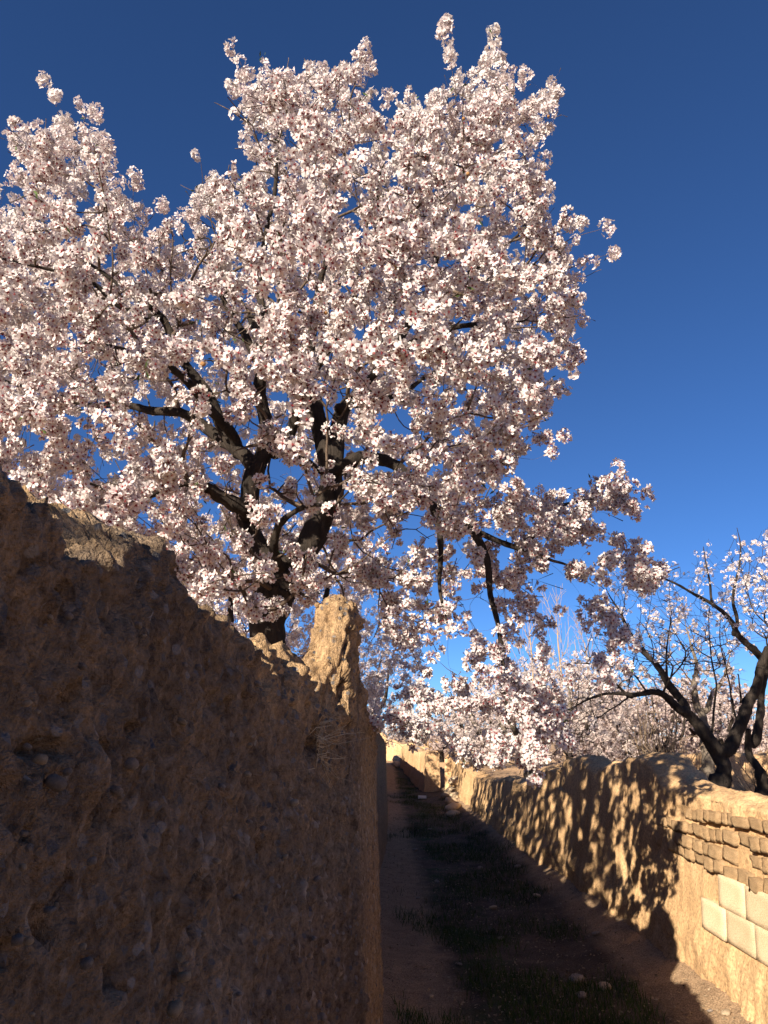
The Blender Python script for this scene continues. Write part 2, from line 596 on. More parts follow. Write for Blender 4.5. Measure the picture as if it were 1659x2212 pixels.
def left_shape(V):
    # the lane-side top edge has crumbled back into a slope before the pillar, and the pillar stands on a flared foot
    Y, Z = V[..., 1], V[..., 2]
    ch = np.interp(Y, [1.7, 1.95, 2.3, 2.7, 2.84, 2.9], [0, .075, .075, .07, .04, 0])
    k = np.clip((Z - (left_top(Y) - 0.15)) / 0.15, 0, 1)
    V[..., 0] -= ch * k
    foot = np.clip((1.98 - Z) / .2, 0, 1) * np.interp(Y, [2.8, 2.9, 3.3, 3.45], [0, 1, 1, 0])
    V[..., 1] -= .05 * foot * np.clip((Z - 1.6) / .1, 0, 1)
    return V


ysl = [-4, -3, -2, -1.4, -.9, -.5, -.2, 0, .15, .3]
y = .42
while y < 5.6:
    ysl.append(y)
    y += max(0.0032, 0.0042 * y) * (0.6 if 2.78 < y < 3.45 else 1.0)
while y < 34:
    ysl.append(y)
    y += 0.012 * y
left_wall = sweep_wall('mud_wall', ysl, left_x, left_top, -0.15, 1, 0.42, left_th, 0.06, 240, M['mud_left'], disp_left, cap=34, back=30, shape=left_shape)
co = np.zeros(len(left_wall.data.vertices) * 3)
left_wall.data.vertices.foreach_get('co', co)
co = co.reshape(-1, 3)
pbl = np.maximum(pebbles(co, 0.075, 0.010, 0.028, 0.38, 3) / .012, pebbles(co, 0.030, 0.005, 0.014, 0.7, 9) / .006)
pa_ = left_wall.data.attributes.new('pebble', 'FLOAT', 'POINT')
pa_.data.foreach_set('value', (np.clip(pbl, 0, 1) * (co[:, 1] < 6) * np.clip((left_top(co[:, 1]) - .22 - co[:, 2]) / .2, .15, 1)).astype(np.float32))
fr = np.clip((co[:, 2] - left_top(co[:, 1]) + np.interp(co[:, 1], [0, 1.5, 1.9, 2.6, 2.85, 3.3, 3.4, 5], [.04, .06, .24, .26, .36, .36, .05, .03]) + .12 * fbm(co * 6, 3)) / .12, 0, 1)  # sunlit look of the broken top and pillar, painted into the colour
fr = np.clip(fr + .55 * np.clip((co[:, 1] - 3.3 + .5 * fbm(co * 1.5, 2)) / .9, 0, 1), 0, 1)  # light bounced off the opposite wall, painted as a paler warm band
fa_ = left_wall.data.attributes.new('lit_tone', 'FLOAT', 'POINT')
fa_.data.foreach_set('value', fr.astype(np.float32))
tag(left_wall, 'tall rough mud wall with pebbles and a broken top ending in a pillar stump', 'wall')


def rock_mesh(name, seed, sub=2, flat=0.75):
    import bmesh
    bm = bmesh.new()
    bmesh.ops.create_icosphere(bm, subdivisions=sub, radius=1)
    P = np.array([v.co for v in bm.verts])
    d = 1 + 0.32 * fbm(P * 0.9 + seed * 13.7, 2) + 0.10 * perlin(P * 3 + seed)
    P = P * d[:, None]
    P = np.clip(P, -0.85, 0.9) * np.array([1, 0.85, flat])
    for v, q in zip(bm.verts, P): v.co = q
    me = bpy.data.meshes.new(name)
    bm.to_mesh(me)
    bm.free()
    for p in me.polygons: p.use_smooth = True
    return me


ROCKS = [rock_mesh('stone', k, 2 if k < 6 else 1) for k in range(9)]
ROCKS_PALE = []
for me in ROCKS:
    me.materials.append(M['stone'])
    m2 = me.copy()
    m2.materials.clear()
    m2.materials.append(M['palestone'])
    ROCKS_PALE.append(m2)


def wall_hit(dx, dy, depth_bias=0.0):
    d = ray(dx, dy)
    ts = np.linspace(.1, 6, 6000)
    k = np.argmin(np.abs(d[0] * ts - left_x(d[1] * ts) - .03))
    return np.array([0, 0, EYE]) + d * ts[k]


rr = random.Random(11)
spots = [(125, 1690, 24, 0), (90, 1640, 14, 1), (40, 2030, 13, 0), (110, 1965, 11, 0), (360, 1830, 12, 0), (255, 1710, 13, 0), (395, 1560, 12, 1), (570, 1790, 8, 0),
         (540, 1775, 8, 0), (285, 1650, 15, 0), (240, 1960, 12, 0), (380, 2180, 16, 1), (400, 2110, 14, 1), (200, 1860, 10, 0), (330, 1740, 12, 0), (480, 1700, 9, 0),
         (60, 1520, 12, 1), (180, 1440, 12, 0), (300, 1350, 9, 0), (430, 1440, 8, 0), (150, 1330, 10, 0), (470, 1860, 9, 1), (300, 2020, 12, 0), (190, 2080, 13, 0)]
for k in range(46):
    spots.append((rr.uniform(0, 700), rr.uniform(1320, 2200), rr.uniform(5, 10), rr.random() < .4))
for k, (x, y, r, pale) in enumerate(spots):
    if y < np.interp(x, [0, 160, 400, 540, 700], [1040, 1140, 1260, 1420, 1600]): continue
    q = wall_hit(x, y)
    o = bpy.data.objects.new('stone', (ROCKS_PALE if pale else ROCKS)[k % 9])
    COL.objects.link(o)
    o.parent = left_wall
    s = r * K / F * q[1] * 1.05
    o.location = q + np.array([-s * 0.15, 0, 0])
    o.scale = (s, s * 1.25, s * rr.uniform(.8, 1.2))
    o.rotation_euler = (rr.uniform(-.5, .5), rr.uniform(-.5, .5), rr.uniform(-.5, .5))
# loose clods along the broken top
CLOD = []
for k in range(5):
    me = rock_mesh('clod', 50 + k, 2, .9)
    P_ = np.array([v.co for v in me.vertices])
    P_ *= (1 + .30 * fbm(P_ * 2.6 + k * 9, 2))[:, None]
    me.vertices.foreach_set('co', P_.ravel())
    me.materials.append(M['mud_far'])
    CLOD.append(me)
for k in range(30):
    yy = rr.uniform(.7, 1.7) if k < 10 else (rr.uniform(1.75, 2.8) if k < 24 else rr.uniform(2.92, 3.2))
    o = bpy.data.objects.new('clod', CLOD[k % 5])
    COL.objects.link(o)
    o.parent = left_wall
    s = rr.uniform(.008, .018)
    o.location = (left_x(yy) - rr.uniform(.04, .17) - (.1 if 1.75 < yy < 2.8 else 0), yy, left_top(yy) - .035 + rr.uniform(-.01, .01))
    o.scale = (s, s, s)
    o.rotation_euler = (rr.uniform(0, 3), rr.uniform(0, 3), rr.uniform(0, 3))


# --- the lower wall on the right
RTY = [-2, 2, 4.5, 5.05, 5.6, 6.1, 6.28, 6.5, 6.75, 7.1, 7.6, 8.0, 8.35, 8.7, 9.2, 9.6, 10.2, 10.8, 11.4, 12.2, 13.5, 15, 17, 18.5, 20, 23.2]
RTZ = [1.2, 1.22, 1.23, 1.25, 1.25, 1.26, 1.35, 1.43, 1.44, 1.42, 1.36, 1.28, 1.36, 1.41, 1.35, 1.25, 1.22, 1.12, .96, .98, .93, .83, .76, .84, .92, .92]


def right_top(Y): return np.interp(Y, RTY, RTZ)


BRICK_Y0, BRICK_Y1 = 2.6, 6.4
COURSES = [(1.085, .075), (1.00, .078), (.912, .08), (.822, .085)]     # z of the middle, height
BLOCKS = [(.69, .17), (.515, .165)]


def disp_right(P, ci, ri):
    d = 0.045 * fbm(P * np.array([1.3, 1.3, .9]), 3)
    d += 0.014 * fbm(P * np.array([7, 7, 2.0]) + 5, 3)
    d += 0.010 * fbm(P * np.array([16, 16, 3.0]) + 15, 2)
    d += 0.004 * fbm(P * np.array([34, 34, 22.0]) + 9, 2)
    topk = np.clip((P[:, 2] - (right_top(P[:, 1]) - 0.16)) / 0.12, 0, 1)
    foot = np.clip((.44 - P[:, 2]) / .1, 0, 1)
    d += foot * (0.016 * fbm(P * 6 + 8, 3) + 0.007 * fbm(P * 26, 2)) + .02 * foot
    d += topk * 0.018 * fbm(P * 9 + 3, 3)
    # the masonry zone is flatter and set back behind the bricks
    w = np.clip((6.25 + 0.35 * perlin(P * np.array([0, 0, 6.0]) + 2) - P[:, 1]) / 0.5, 0, 1) * np.clip((P[:, 2] - .41) / .03, 0, 1) * np.clip((1.13 - P[:, 2]) / .03, 0, 1)
    d = d * (1 - 0.6 * w) - 0.020 * w
    pb = np.zeros(len(P))
    near = P[:, 1] < 12
    pb[near] = pebbles(P[near], 0.09, 0.008, 0.026, 0.3, 5) * 0.6
    return d + pb * (1 - w)


ysr = [-2, -1, 0, 1, 2, 2.6, 3.0]
y = 3.2
while y < 23.2:
    ysr.append(y)
    y += 0.0042 * y
right_wall = sweep_wall('mud_wall', ysr, lambda Y: right_x(Y) + 0.10, right_top, -0.12, -1, 0.5, lambda Y: np.full(len(Y), .34), 0.14, 104, M['mud_right'], disp_right, cap=24, back=14)
tag(right_wall, 'low sunlit mud wall dappled with blossom shade, bricks and pale blocks showing', 'wall')


def brick_mesh(name, seed, mat, rough=0.10, sub=3, edge=.9):
    import bmesh
    bm = bmesh.new()
    bmesh.ops.create_cube(bm, size=1)
    bmesh.ops.subdivide_edges(bm, edges=bm.edges[:], cuts=sub, use_grid_fill=True)
    P = np.array([v.co for v in bm.verts])
    e = np.sort(np.abs(P), axis=1)
    P = P * np.where(e[:, 1] > .49, edge, 1.0)[:, None]
    P = P + rough * np.stack([fbm(P * 1.8 + seed * 7 + k * 31, 2) for k in range(3)], 1) * np.array([.5, .6, .8])
    for v, q in zip(bm.verts, P): v.co = q
    me = bpy.data.meshes.new(name)
    bm.to_mesh(me)
    bm.free()
    for p in me.polygons: p.use_smooth = True
    me.materials.append(mat)
    return me


BR = [brick_mesh('brick', k, M['brick'], 0.12, 3, .94) for k in range(9)]
BL = [brick_mesh('block', k + 20, M['block'], 0.02, 5, .965) for k in range(4)]
rr = random.Random(5)


def right_face(Y, z):
    h = right_top(Y)
    return right_x(Y) + 0.10 - 0.14 * (1 - (z + .12) / (h + .12))


for ci, (zc, hh) in enumerate(COURSES):
    y = BRICK_Y0 + rr.uniform(0, .1)
    y1 = BRICK_Y1 - rr.uniform(0, .35) - (0.25 if ci == 0 else 0)
    while y < y1:
        w = rr.choice((rr.uniform(.07, .12), rr.uniform(.12, .21)))
        if rr.random() < .10:
            y += w
            continue
        o = bpy.data.objects.new('brick', rr.choice(BR))
        COL.objects.link(o)
        o.parent = right_wall
        out = rr.uniform(-.018, .010) + 0.008 * math.sin(y * 3 + ci * 2) - .026
        yc = y + w / 2
        zz = zc + 0.018 * math.sin(yc * 1.7 + ci) + rr.uniform(-.008, .008)
        o.location = (right_face(yc, zz) + 0.045 - out, yc, zz)
        o.scale = (.15, w * rr.uniform(.98, 1.06), hh * rr.uniform(.88, 1.04))
        o.rotation_euler = (rr.uniform(-.06, .06), rr.uniform(.02, .13), rr.uniform(-.05, .05) + math.atan2(float(right_x(yc - .1) - right_x(yc + .1)), .2))
        y += w + rr.uniform(0.0, .012)
for bi, (zc, hh) in enumerate(BLOCKS):
    y = 5.16 if bi == 0 else 5.42
    while y > BRICK_Y0 + .3:
        w = .36 + rr.uniform(-.015, .015)
        o = bpy.data.objects.new('block', BL[rr.randrange(4)])
        COL.objects.link(o)
        o.parent = right_wall
        yc = y - w / 2
        o.location = (right_face(yc, zc) + 0.069 - rr.uniform(.0, .008), yc, zc)
        o.scale = (.15, w + .008, hh + .012)
        o.rotation_euler = (rr.uniform(-.012, .012), 0.07, math.atan2(float(right_x(yc - .1) - right_x(yc + .1)), .2))
        y -= w + .006

# --- walls farther off


def disp_far(P, ci, ri):
    return 0.05 * fbm(P * 1.1, 3) + 0.015 * fbm(P * 5, 3) + 0.008 * fbm(P * np.array([12, 12, 4.]), 2)


def turned(p0, p1):
    """lay a wall that was swept along +Y (0..L) between two ground points; its face looks to the camera side"""
    p0, p1 = np.array(p0, float), np.array(p1, float)
    L = np.linalg.norm(p1 - p0)
    t = (p1 - p0) / L
    nrm = np.array([t[1], -t[0]])

    def f(V):
        W_ = V.copy()
        W_[..., 0] = p0[0] + t[0] * V[..., 1] + nrm[0] * V[..., 0]
        W_[..., 1] = p0[1] + t[1] * V[..., 1] + nrm[1] * V[..., 0]
        return W_
    return f, L


def far_wall(p0, p1, top_pts, base, th, label, mat=None, step=.06, rows=26):
    f, L = turned(p0, p1)
    ys = np.arange(0, L + .001, step)
    tp = np.interp(ys / L, [a for a, b in top_pts], [b for a, b in top_pts])
    tp = tp + 0.04 * fbm(np.stack([ys * 1.3, ys * 0, ys * 0 + p0[0]], 1), 3)
    o = sweep_wall('mud_wall', ys, np.zeros(len(ys)), tp, base, 1, th + .12, th, 0.06, rows, mat or M['mud_far'], disp_far, cap=8, back=8, path=f)
    return tag(o, label, 'wall')


# orange wall across the orchard behind the forked tree
far_wall((4.6, 17.2), (13.0, 14.6), [(0, .92), (.12, 1.05), (.25, 1.28), (.34, 1.22), (.40, 1.34), (.6, 1.38), (1, 1.45)], ORCH - .15, .3,
         'sunlit orange mud wall across the orchard behind the forked almond tree')
# pier that closes off the right wall, lit from the front
far_wall((1.72, 23.1), (2.30, 23.0), [(0, .98), (.15, 1.12), (.9, 1.10), (1, .95)], -.1, .32, 'smooth sunlit mud pier facing down the lane at the end of the low wall', step=.03)
far_wall((1.62, 24.0), (1.05, 33.0), [(0, 1.15), (.3, 1.1), (.6, 1.25), (1, 1.2)], -.1, .35, 'shaded mud wall continuing beyond the sunlit pier at the bend')
far_wall((-1.0, 36.0), (2.6, 35.2), [(0, 1.6), (.25, 1.75), (.35, 1.5), (.5, 1.25), (1, 1.4)], .2, .3, 'broken mud wall closing the far end of the lane')

# rubble at the foot of the pier and at the far end
rr = random.Random(3)
for k, (x, y, z, s) in enumerate([(1.80, 21.6, .16, .26), (1.86, 21.3, .46, .22), (1.82, 20.4, .10, .24), (1.62, 21.2, .10, .2), (1.60, 19.6, .08, .18), (1.52, 18.2, .06, .2), (1.42, 17.0, .04, .16)]):
    o = bpy.data.objects.new('fallen_block', ROCKS_PALE[k % 6])
    COL.objects.link(o)
    o.location = (x, y, z)
    o.scale = (s, s * 1.1, s * .8)
    o.rotation_euler = (rr.uniform(-.2, .2), rr.uniform(-.2, .2), rr.uniform(0, 3))
    tag(o, 'tan fallen mud block in the row of rubble below the sunlit pier', 'rubble', 'fallen blocks below the pier')
for k in range(14):
    o = bpy.data.objects.new('fallen_block', ROCKS_PALE[k % 6])
    COL.objects.link(o)
    s = rr.uniform(.12, .34)
    x, y = rr.uniform(.1, 1.7), rr.uniform(32.6, 34.8)
    o.location = (x, y, float(lane_z([x], [y])[0]) + s * .4)
    o.scale = (s, s, s * .8)
    o.rotation_euler = (rr.uniform(-.4, .4), rr.uniform(-.4, .4), rr.uniform(0, 3))
    tag(o, 'tan fallen mud block heaped at the far end of the lane', 'rubble', 'rubble at the far end of the lane')


# ------------------------------------------------------------------ trees
def grow(seed_pos, seed_par, pts, bf, zmin=-9):
    """balanced minimum spanning tree: returns positions, parents"""
    pos = [np.array(p, float) for p in seed_pos]
    par = list(seed_par)
    plen = []
    for i, p in enumerate(par):
        plen.append(0 if p < 0 else plen[p] + np.linalg.norm(pos[i] - pos[p]))
    pts = np.asarray(pts, float)
    n = len(pts)
    cost = np.full(n, 1e9)
    bp = np.zeros(n, int)

    def relax(idx, q, pl):
        d = np.sqrt(np.sum((pts - q) ** 2, axis=1)) + bf * pl
        m = d < cost
        cost[m] = d[m]
        bp[m] = idx
    for i in range(len(pos)):
        if pos[i][2] > zmin and (par[i] >= 0 or len(pos) == 1): relax(i, pos[i], plen[i])
    alive = np.ones(n, bool)
    for _ in range(n):
        c = np.where(alive, cost, 1e18)
        k = int(np.argmin(c))
        alive[k] = False
        i = len(pos)
        pp = int(bp[k])
        pos.append(pts[k])
        par.append(pp)
        plen.append(plen[pp] + np.linalg.norm(pts[k] - pos[pp]))
        relax(i, pts[k], plen[i])
    return np.array(pos), np.array(par)


def chains_of(pos, par, seed_r, rmin, p=2.35, rmax=.014):
    n = len(pos)
    kids = [[] for _ in range(n)]
    for i in range(n):
        if par[i] >= 0: kids[par[i]].append(i)
    # a child always comes after its parent, so go backwards
    acc = np.zeros(n)
    for i in range(n - 1, -1, -1):
        r = max(rmin, acc[i] ** (1 / p))
        if i < len(seed_r) and seed_r[i] > 0: r = seed_r[i]
        acc[i] = max(r ** p, 0)
        if par[i] >= 0 and not (par[i] < len(seed_r)): acc[par[i]] += r ** p
    rad = np.array([seed_r[i] if i < len(seed_r) and seed_r[i] > 0 else max(rmin, acc[i] ** (1 / p)) for i in range(n)])
    for i in range(len(seed_r), n):                    # never thicker than what carries it
        rad[i] = min(rad[i], rad[par[i]] * 0.85, rmax)
    # smooth the free nodes
    P = pos.copy()
    for _ in range(2):
        Q = P.copy()
        for i in range(len(seed_r), n):
            if kids[i]:
                Q[i] = 0.5 * P[i] + 0.25 * P[par[i]] + 0.25 * np.mean(P[kids[i]], axis=0)
        P = Q
    out = []
    used = np.zeros(n, bool)
    stack = [i for i in range(n) if par[i] < 0]
    starts = [(i, -1) for i in stack]
    while starts:
        i, p0 = starts.pop()
        ch = [p0] if p0 >= 0 else []
        while True:
            ch.append(i)
            used[i] = True
            if not kids[i]: break
            ks = sorted(kids[i], key=lambda q: (-(q < len(seed_r)), -rad[q]))
            seedk = [q for q in ks if q < len(seed_r)]
            nxt = ks[0]
            for q in ks[1:]: starts.append((q, i))
            i = nxt
        if len(ch) > 1: out.append(ch)
    return P, rad, out


def smooth_chain(P, r, sub):
    """catmull-rom resampling"""
    n = len(P)
    if n < 2: return P, r
    A = np.vstack([2 * P[0] - P[1], P, 2 * P[-1] - P[-2]])
    out, ro = [], []
    for i in range(n - 1):
        p0, p1, p2, p3 = A[i], A[i + 1], A[i + 2], A[i + 3]
        for s in range(sub):
            t = s / sub
            out.append(0.5 * ((2 * p1) + (-p0 + p2) * t + (2 * p0 - 5 * p1 + 4 * p2 - p3) * t * t + (-p0 + 3 * p1 - 3 * p2 + p3) * t ** 3))
            ro.append(r[i] * (1 - t) + r[i + 1] * t)
    out.append(P[-1])
    ro.append(r[-1])
    return np.array(out), np.array(ro)


def tube(P, r, sides, rough=0.0, seed=0.0):
    n = len(P)
    T = np.gradient(P, axis=0)
    T /= np.linalg.norm(T, axis=1)[:, None] + 1e-9
    a = np.array([0.31, 0.22, 0.925]) if abs(T[0][2]) < 0.8 else np.array([0.95, 0.1, 0.2])
    U = np.zeros((n, 3))
    u = a - np.dot(a, T[0]) * T[0]
    for i in range(n):
        u = u - np.dot(u, T[i]) * T[i]
        u /= np.linalg.norm(u) + 1e-9
        U[i] = u
    Wv = np.cross(T, U)
    ang = np.arange(sides) * 2 * math.pi / sides
    ring = (np.cos(ang)[None, :, None] * U[:, None, :] + np.sin(ang)[None, :, None] * Wv[:, None, :])
    R = np.repeat(r[:, None], sides, 1)
    V = P[:, None, :] + ring * R[:, :, None]
    if rough:
        q = V.reshape(-1, 3)
        d = fbm(q * np.array([14, 14, 5.]) + seed, 3) * rough + fbm(q * np.array([38, 38, 9.]) + seed, 2) * rough * .5
        V = V + ring * (R * d.reshape(n, sides))[:, :, None]
    V = V.reshape(-1, 3)
    i = np.arange(n - 1)[:, None] * sides
    j = np.arange(sides)[None, :]
    f = np.stack([i + j, i + (j + 1) % sides, i + sides + (j + 1) % sides, i + sides + j], -1).reshape(-1, 4)
    return V, f


def flower_template(lod, cup, seed):
    """unit flower of radius 1, axis +Z. returns verts, tris, t"""
    g = np.random.default_rng(seed)
    V, Fc, T = [], [], []

    def add(vs, ts, fs):
        o = len(V)
        V.extend(vs)
        T.extend(ts)
        Fc.extend([[a + o for a in f] for f in fs])
    for k in range(5):
        a = 2 * math.pi * k / 5 + g.normal() * .10
        c = cup + g.normal() * .12
        s = 1 + g.normal() * .06
        tw = g.normal() * .12
        ca, sa = math.cos(a), math.sin(a)

        def pt(r, w, z, tw=tw):
            return (ca * r * s - sa * w, sa * r * s + ca * w, z + w * tw * 2)
        if lod == 0:
            add([pt(.08, 0, 0), pt(.55, -.37, .22 * c), pt(.95, -.20, .60 * c), pt(.95, .22, .60 * c), pt(.55, .37, .22 * c)],
                [.12, .6, 1, 1, .6], [[0, 2, 1], [0, 3, 2], [0, 4, 3]])
        elif lod == 1:
            add([pt(.08, 0, 0), pt(.72, -.38, .35 * c), pt(.98, 0, .55 * c), pt(.72, .38, .35 * c)], [.08, .8, 1, .8], [[0, 3, 2], [0, 2, 1]])
        else:
            if k % 2 == 0 or k == 1:
                add([pt(.0, -.1, 0), pt(.9, -.55, .4 * c), pt(.9, .55, .4 * c)], [.3, .9, .9], [[0, 2, 1]])
    if lod == 0:
        vs = [(0, 0, .2)] + [(.34 * math.cos(q * 2.094), .34 * math.sin(q * 2.094), .06) for q in range(3)]
        add(vs, [0, .05, .05, .05], [[0, 1, 2], [0, 2, 3], [0, 3, 1]])
        vs = [(0, 0, -.5)] + [(.24 * math.cos(q * 2.094), .24 * math.sin(q * 2.094), -.04) for q in range(3)]
        add(vs, [0, 0, 0, 0], [[0, 2, 1], [0, 3, 2], [0, 1, 3]])
    return np.array(V, float), np.array(Fc, int), np.array(T, float)


TEMPL = {lod: [flower_template(lod, c, 100 * lod + i) for i, c in enumerate((.15, .35, .6, .9, .45, 1.5))] for lod in (0, 1, 2)}


def frames(N, g):
    N = N / (np.linalg.norm(N, axis=1)[:, None] + 1e-9)
    a = g.normal(size=N.shape)
    U = np.cross(a, N)
    U /= np.linalg.norm(U, axis=1)[:, None] + 1e-9
    Wv = np.cross(N, U)
    return np.stack([U, Wv, N], -1)        # columns


def flower_mesh(pos, nrm, size, lod, g, tint):
    Vs, Fs, Ts, Cs = [], [], [], []
    off = 0
    which = g.choice(6, size=len(pos), p=[.2, .25, .22, .12, .16, .05])
    for k in range(6):
        m = which == k
        if not m.any(): continue
        tv, tf, tt = TEMPL[lod][k]
        R = frames(nrm[m], g) * size[m][:, None, None]
        v = np.einsum('nij,vj->nvi', R, tv) + pos[m][:, None, :]
        n = len(v)
        f = tf[None] + (np.arange(n) * len(tv))[:, None, None] + off
        Vs.append(v.reshape(-1, 3))
        Fs.append(f.reshape(-1, 3))
        Ts.append(np.tile(tt, n))
        Cs.append(np.repeat(tint[m], len(tv)))
        off += n * len(tv)
    return np.vstack(Vs), np.vstack(Fs), {'t': np.concatenate(Ts), 'tint': np.concatenate(Cs)}


def make_tree(label, cat, base, limbs, pts, *, group=None, name='almond_tree', bf=0.2, rmin=.0035, limb_r=.02, bark='bark', twig='twig', petal='petal', lod=0,
              per_m=55, bloom_r=.011, size=.021, clump=.0, clump_scale=4.0, spread=.045, seed=1, individuals=0, tube_rough=.22, sub=2, keep=None, side_twigs=0, dens=None, tips=(), per_spur=7, attach_z=-9):
    """limbs: list of (parent_index or None, [(xyz, radius), ...]) - the carrying skeleton; pts: points the twigs reach for"""
    g = np.random.default_rng(seed)
    base = np.array(base, float)
    root = empty(name, base)
    tag(root, label, cat, group)
    sp, sr, spar = [], [], []
    ends = []
    for (att, pl) in limbs:
        prev = -1
        if att is not None:
            # attach to the nearest seed node of the already placed limbs
            q = np.array(pl[0][0])
            prev = int(np.argmin([np.linalg.norm(np.array(s) - q) for s in sp]))
        P = np.array([p for p, r in pl], float)
        r = np.array([r for p, r in pl], float)
        if prev >= 0:
            P = np.vstack([sp[prev], P])
            r = np.concatenate([[min(sr[prev], r[0] * 1.1)], r])
        Ps, rs = smooth_chain(P, r, 4)
        wob = np.stack([perlin(Ps * 2.3 + 11), perlin(Ps * 2.3 + 51), perlin(Ps * 2.3 + 91)], 1) * np.minimum(.07, rs * 1.5 + .02)[:, None]
        wob[0] = 0
        Ps = Ps + wob
        for i in range(len(Ps)):
            if prev >= 0 and i == 0: continue
            sp.append(Ps[i])
            sr.append(rs[i])
            spar.append(prev)
            prev = len(sp) - 1
    pos, par = grow(sp, spar, pts, bf, attach_z)
    ns = len(sp)
    # parents must precede children and seeds keep their radius
    P, rad, chs = chains_of(pos, par, sr, rmin)
    # geometry
    tv, tf, off = [], [], 0
    bl_p, bl_n = [], []
    trunk_done = False
    for ch in chs:
        cp = P[ch]
        cr = rad[ch].copy()
        if len(ch) > 1 and ch[0] < ns and ch[1] >= ns: cr[0] = min(cr[0], cr[1] * 1.3)
        big = np.max(cr[1:]) > limb_r
        if len(ch) == 2: cr[1] *= .8
        cr[-1] = max(rmin * .6, cr[-1] * .5) if not (ch[-1] < ns) else cr[-1]
        q, qr = smooth_chain(cp, cr, 3 if big else sub)
        if big:
            sides = 20 if np.max(cr) > .06 else 10
            v, f = tube(q, qr, sides, tube_rough, seed)
            nm = 'limb'
            if par[ch[0]] < 0:
                nm = 'trunk'
            mesh_np(nm, v - base, f, M[bark], root, smooth=True)
        else:
            jit = np.stack([perlin(q * 9 + 3), perlin(q * 9 + 43), perlin(q * 9 + 77)], 1) * .012
            jit[0] = 0
            q = q + jit
            v, f = tube(q, qr, 4 if np.max(qr) > .008 else 3)
            tv.append(v)
            tf.append(f + off)
            off += len(v)
        # blossoms sit on the thin wood
        seg = np.diff(q, axis=0)
        L = np.linalg.norm(seg, axis=1)
        thin = qr[:-1] < bloom_r
        for i in np.nonzero(thin)[0]:
            mid = q[i]
            k = per_m * L[i]
            if dens is not None: k *= dens(mid)
            if clump > 0:
                w = perlin((mid * clump_scale + 2.2)[None])[0]
                k *= np.clip(0.62 + clump * w, 0.0, 1.9)
            ns_ = g.poisson(k / per_spur)
            if ns_ == 0: continue
            d = seg[i] / (L[i] + 1e-9)
            for _s in range(ns_):
                k = max(1, int(g.poisson(per_spur)))
                off_ = g.normal(size=3)
                off_ -= (off_ @ d) * d
                off_ /= np.linalg.norm(off_) + 1e-9
                c0 = mid + g.random() * seg[i] + off_ * spread * .45
                rv = g.normal(size=(k, 3)) + off_ * .55
                rv /= np.linalg.norm(rv, axis=1)[:, None] + 1e-9
                rr_ = spread * (.55 + .45 * g.random(k)) * (k / per_spur) ** .33
                bl_p.append(c0 + rv * rr_[:, None])
                bl_n.append(rv + 0.35 * g.normal(size=(k, 3)) + np.array([0, 0, .08]))
    for tp in tips:
        k = int(g.integers(9, 26))
        rv = g.normal(size=(k, 3))
        rv /= np.linalg.norm(rv, axis=1)[:, None]
        sp_ = g.uniform(.03, .06)
        bl_p.append(tp + rv * sp_ * g.uniform(.6, 1, (k, 1)) * np.array([1, 1, 1.5]))
        bl_n.append(rv + .3 * g.normal(size=(k, 3)))
    if tv:
        o = mesh_np('twigs', np.vstack(tv) - base, np.vstack(tf), M[twig], root, smooth=True)
        o['kind'] = 'stuff'
    nb = 0
    if bl_p:
        bp_, bn_ = np.vstack(bl_p), np.vstack(bl_n)
        if keep is not None:
            m = keep(bp_)
            bp_, bn_ = bp_[m], bn_[m]
        nb = len(bp_)
        sz = size * (0.85 + 0.3 * g.random(nb))
        tint = np.clip(0.45 + 0.55 * fbm(bp_ * 2.2, 2) + 0.22 * g.normal(size=nb), 0, 1)
        ind = np.zeros(nb, bool)
        if individuals:
            dist = np.linalg.norm(bp_ - np.array([0, 0, EYE]), axis=1)
            ind[np.argsort(dist)[:individuals]] = True
        if lod == 'mix':          # fine flowers on the near side, simpler ones deep in the crown
            dist = np.linalg.norm(bp_ - np.array([0, 0, EYE]), axis=1)
            q1, q2 = np.quantile(dist, [.32, .58])
            parts = [(0, (dist <= q1) & ~ind), (1, (dist > q1) & (dist <= q2) & ~ind), (2, (dist > q2) & ~ind)]
        else:
            parts = [(lod, ~ind)]
        v, f, at_ = [], [], {'t': [], 'tint': []}
        o_ = 0
        for l_, m_ in parts:
            v1, f1, a1 = flower_mesh(bp_[m_], bn_[m_], sz[m_] * (1.12 if l_ == 2 and lod == 'mix' else 1), l_, g, tint[m_])
            v.append(v1); f.append(f1 + o_); o_ += len(v1)
            for k_ in at_: at_[k_].append(a1[k_])
        v, f, at_ = np.vstack(v), np.vstack(f), {k_: np.concatenate(x_) for k_, x_ in at_.items()}
        o = mesh_np('blossoms', v - base, f, M[petal], root, at_)
        o['kind'] = 'stuff'
        if individuals:
            mes = []
            for k in range(4):
                tv_, tf_, tt_ = TEMPL[0][k]
                t_ = mesh_np('blossom', tv_, tf_, M[petal], None, {'t': tt_, 'tint': np.full(len(tv_), .3 + .15 * k)})
                mes.append(t_.data)
                bpy.data.objects.remove(t_)
            for i in np.nonzero(ind)[0]:
                b = bpy.data.objects.new('blossom', mes[int(g.integers(4))])
                COL.objects.link(b)
                b.parent = root
                b.location = bp_[i] - base
                b.scale = (sz[i],) * 3
                b.rotation_euler = Vector(bn_[i]).to_track_quat('Z', 'Y').to_euler()
    print('TREE', label[:40], 'nodes', len(pos), 'chains', len(chs), 'blossoms', nb)
    return root, P, rad


def in_poly(poly, x, y):
    x, y = np.asarray(x, float), np.asarray(y, float)
    c = np.zeros(len(x), bool)
    j = len(poly) - 1
    for i in range(len(poly)):
        xi, yi = poly[i]
        xj, yj = poly[j]
        m = ((yi > y) != (yj > y)) & (x < (xj - xi) * (y - yi) / (yj - yi + 1e-12) + xi)
        c ^= m
        j = i
    return c


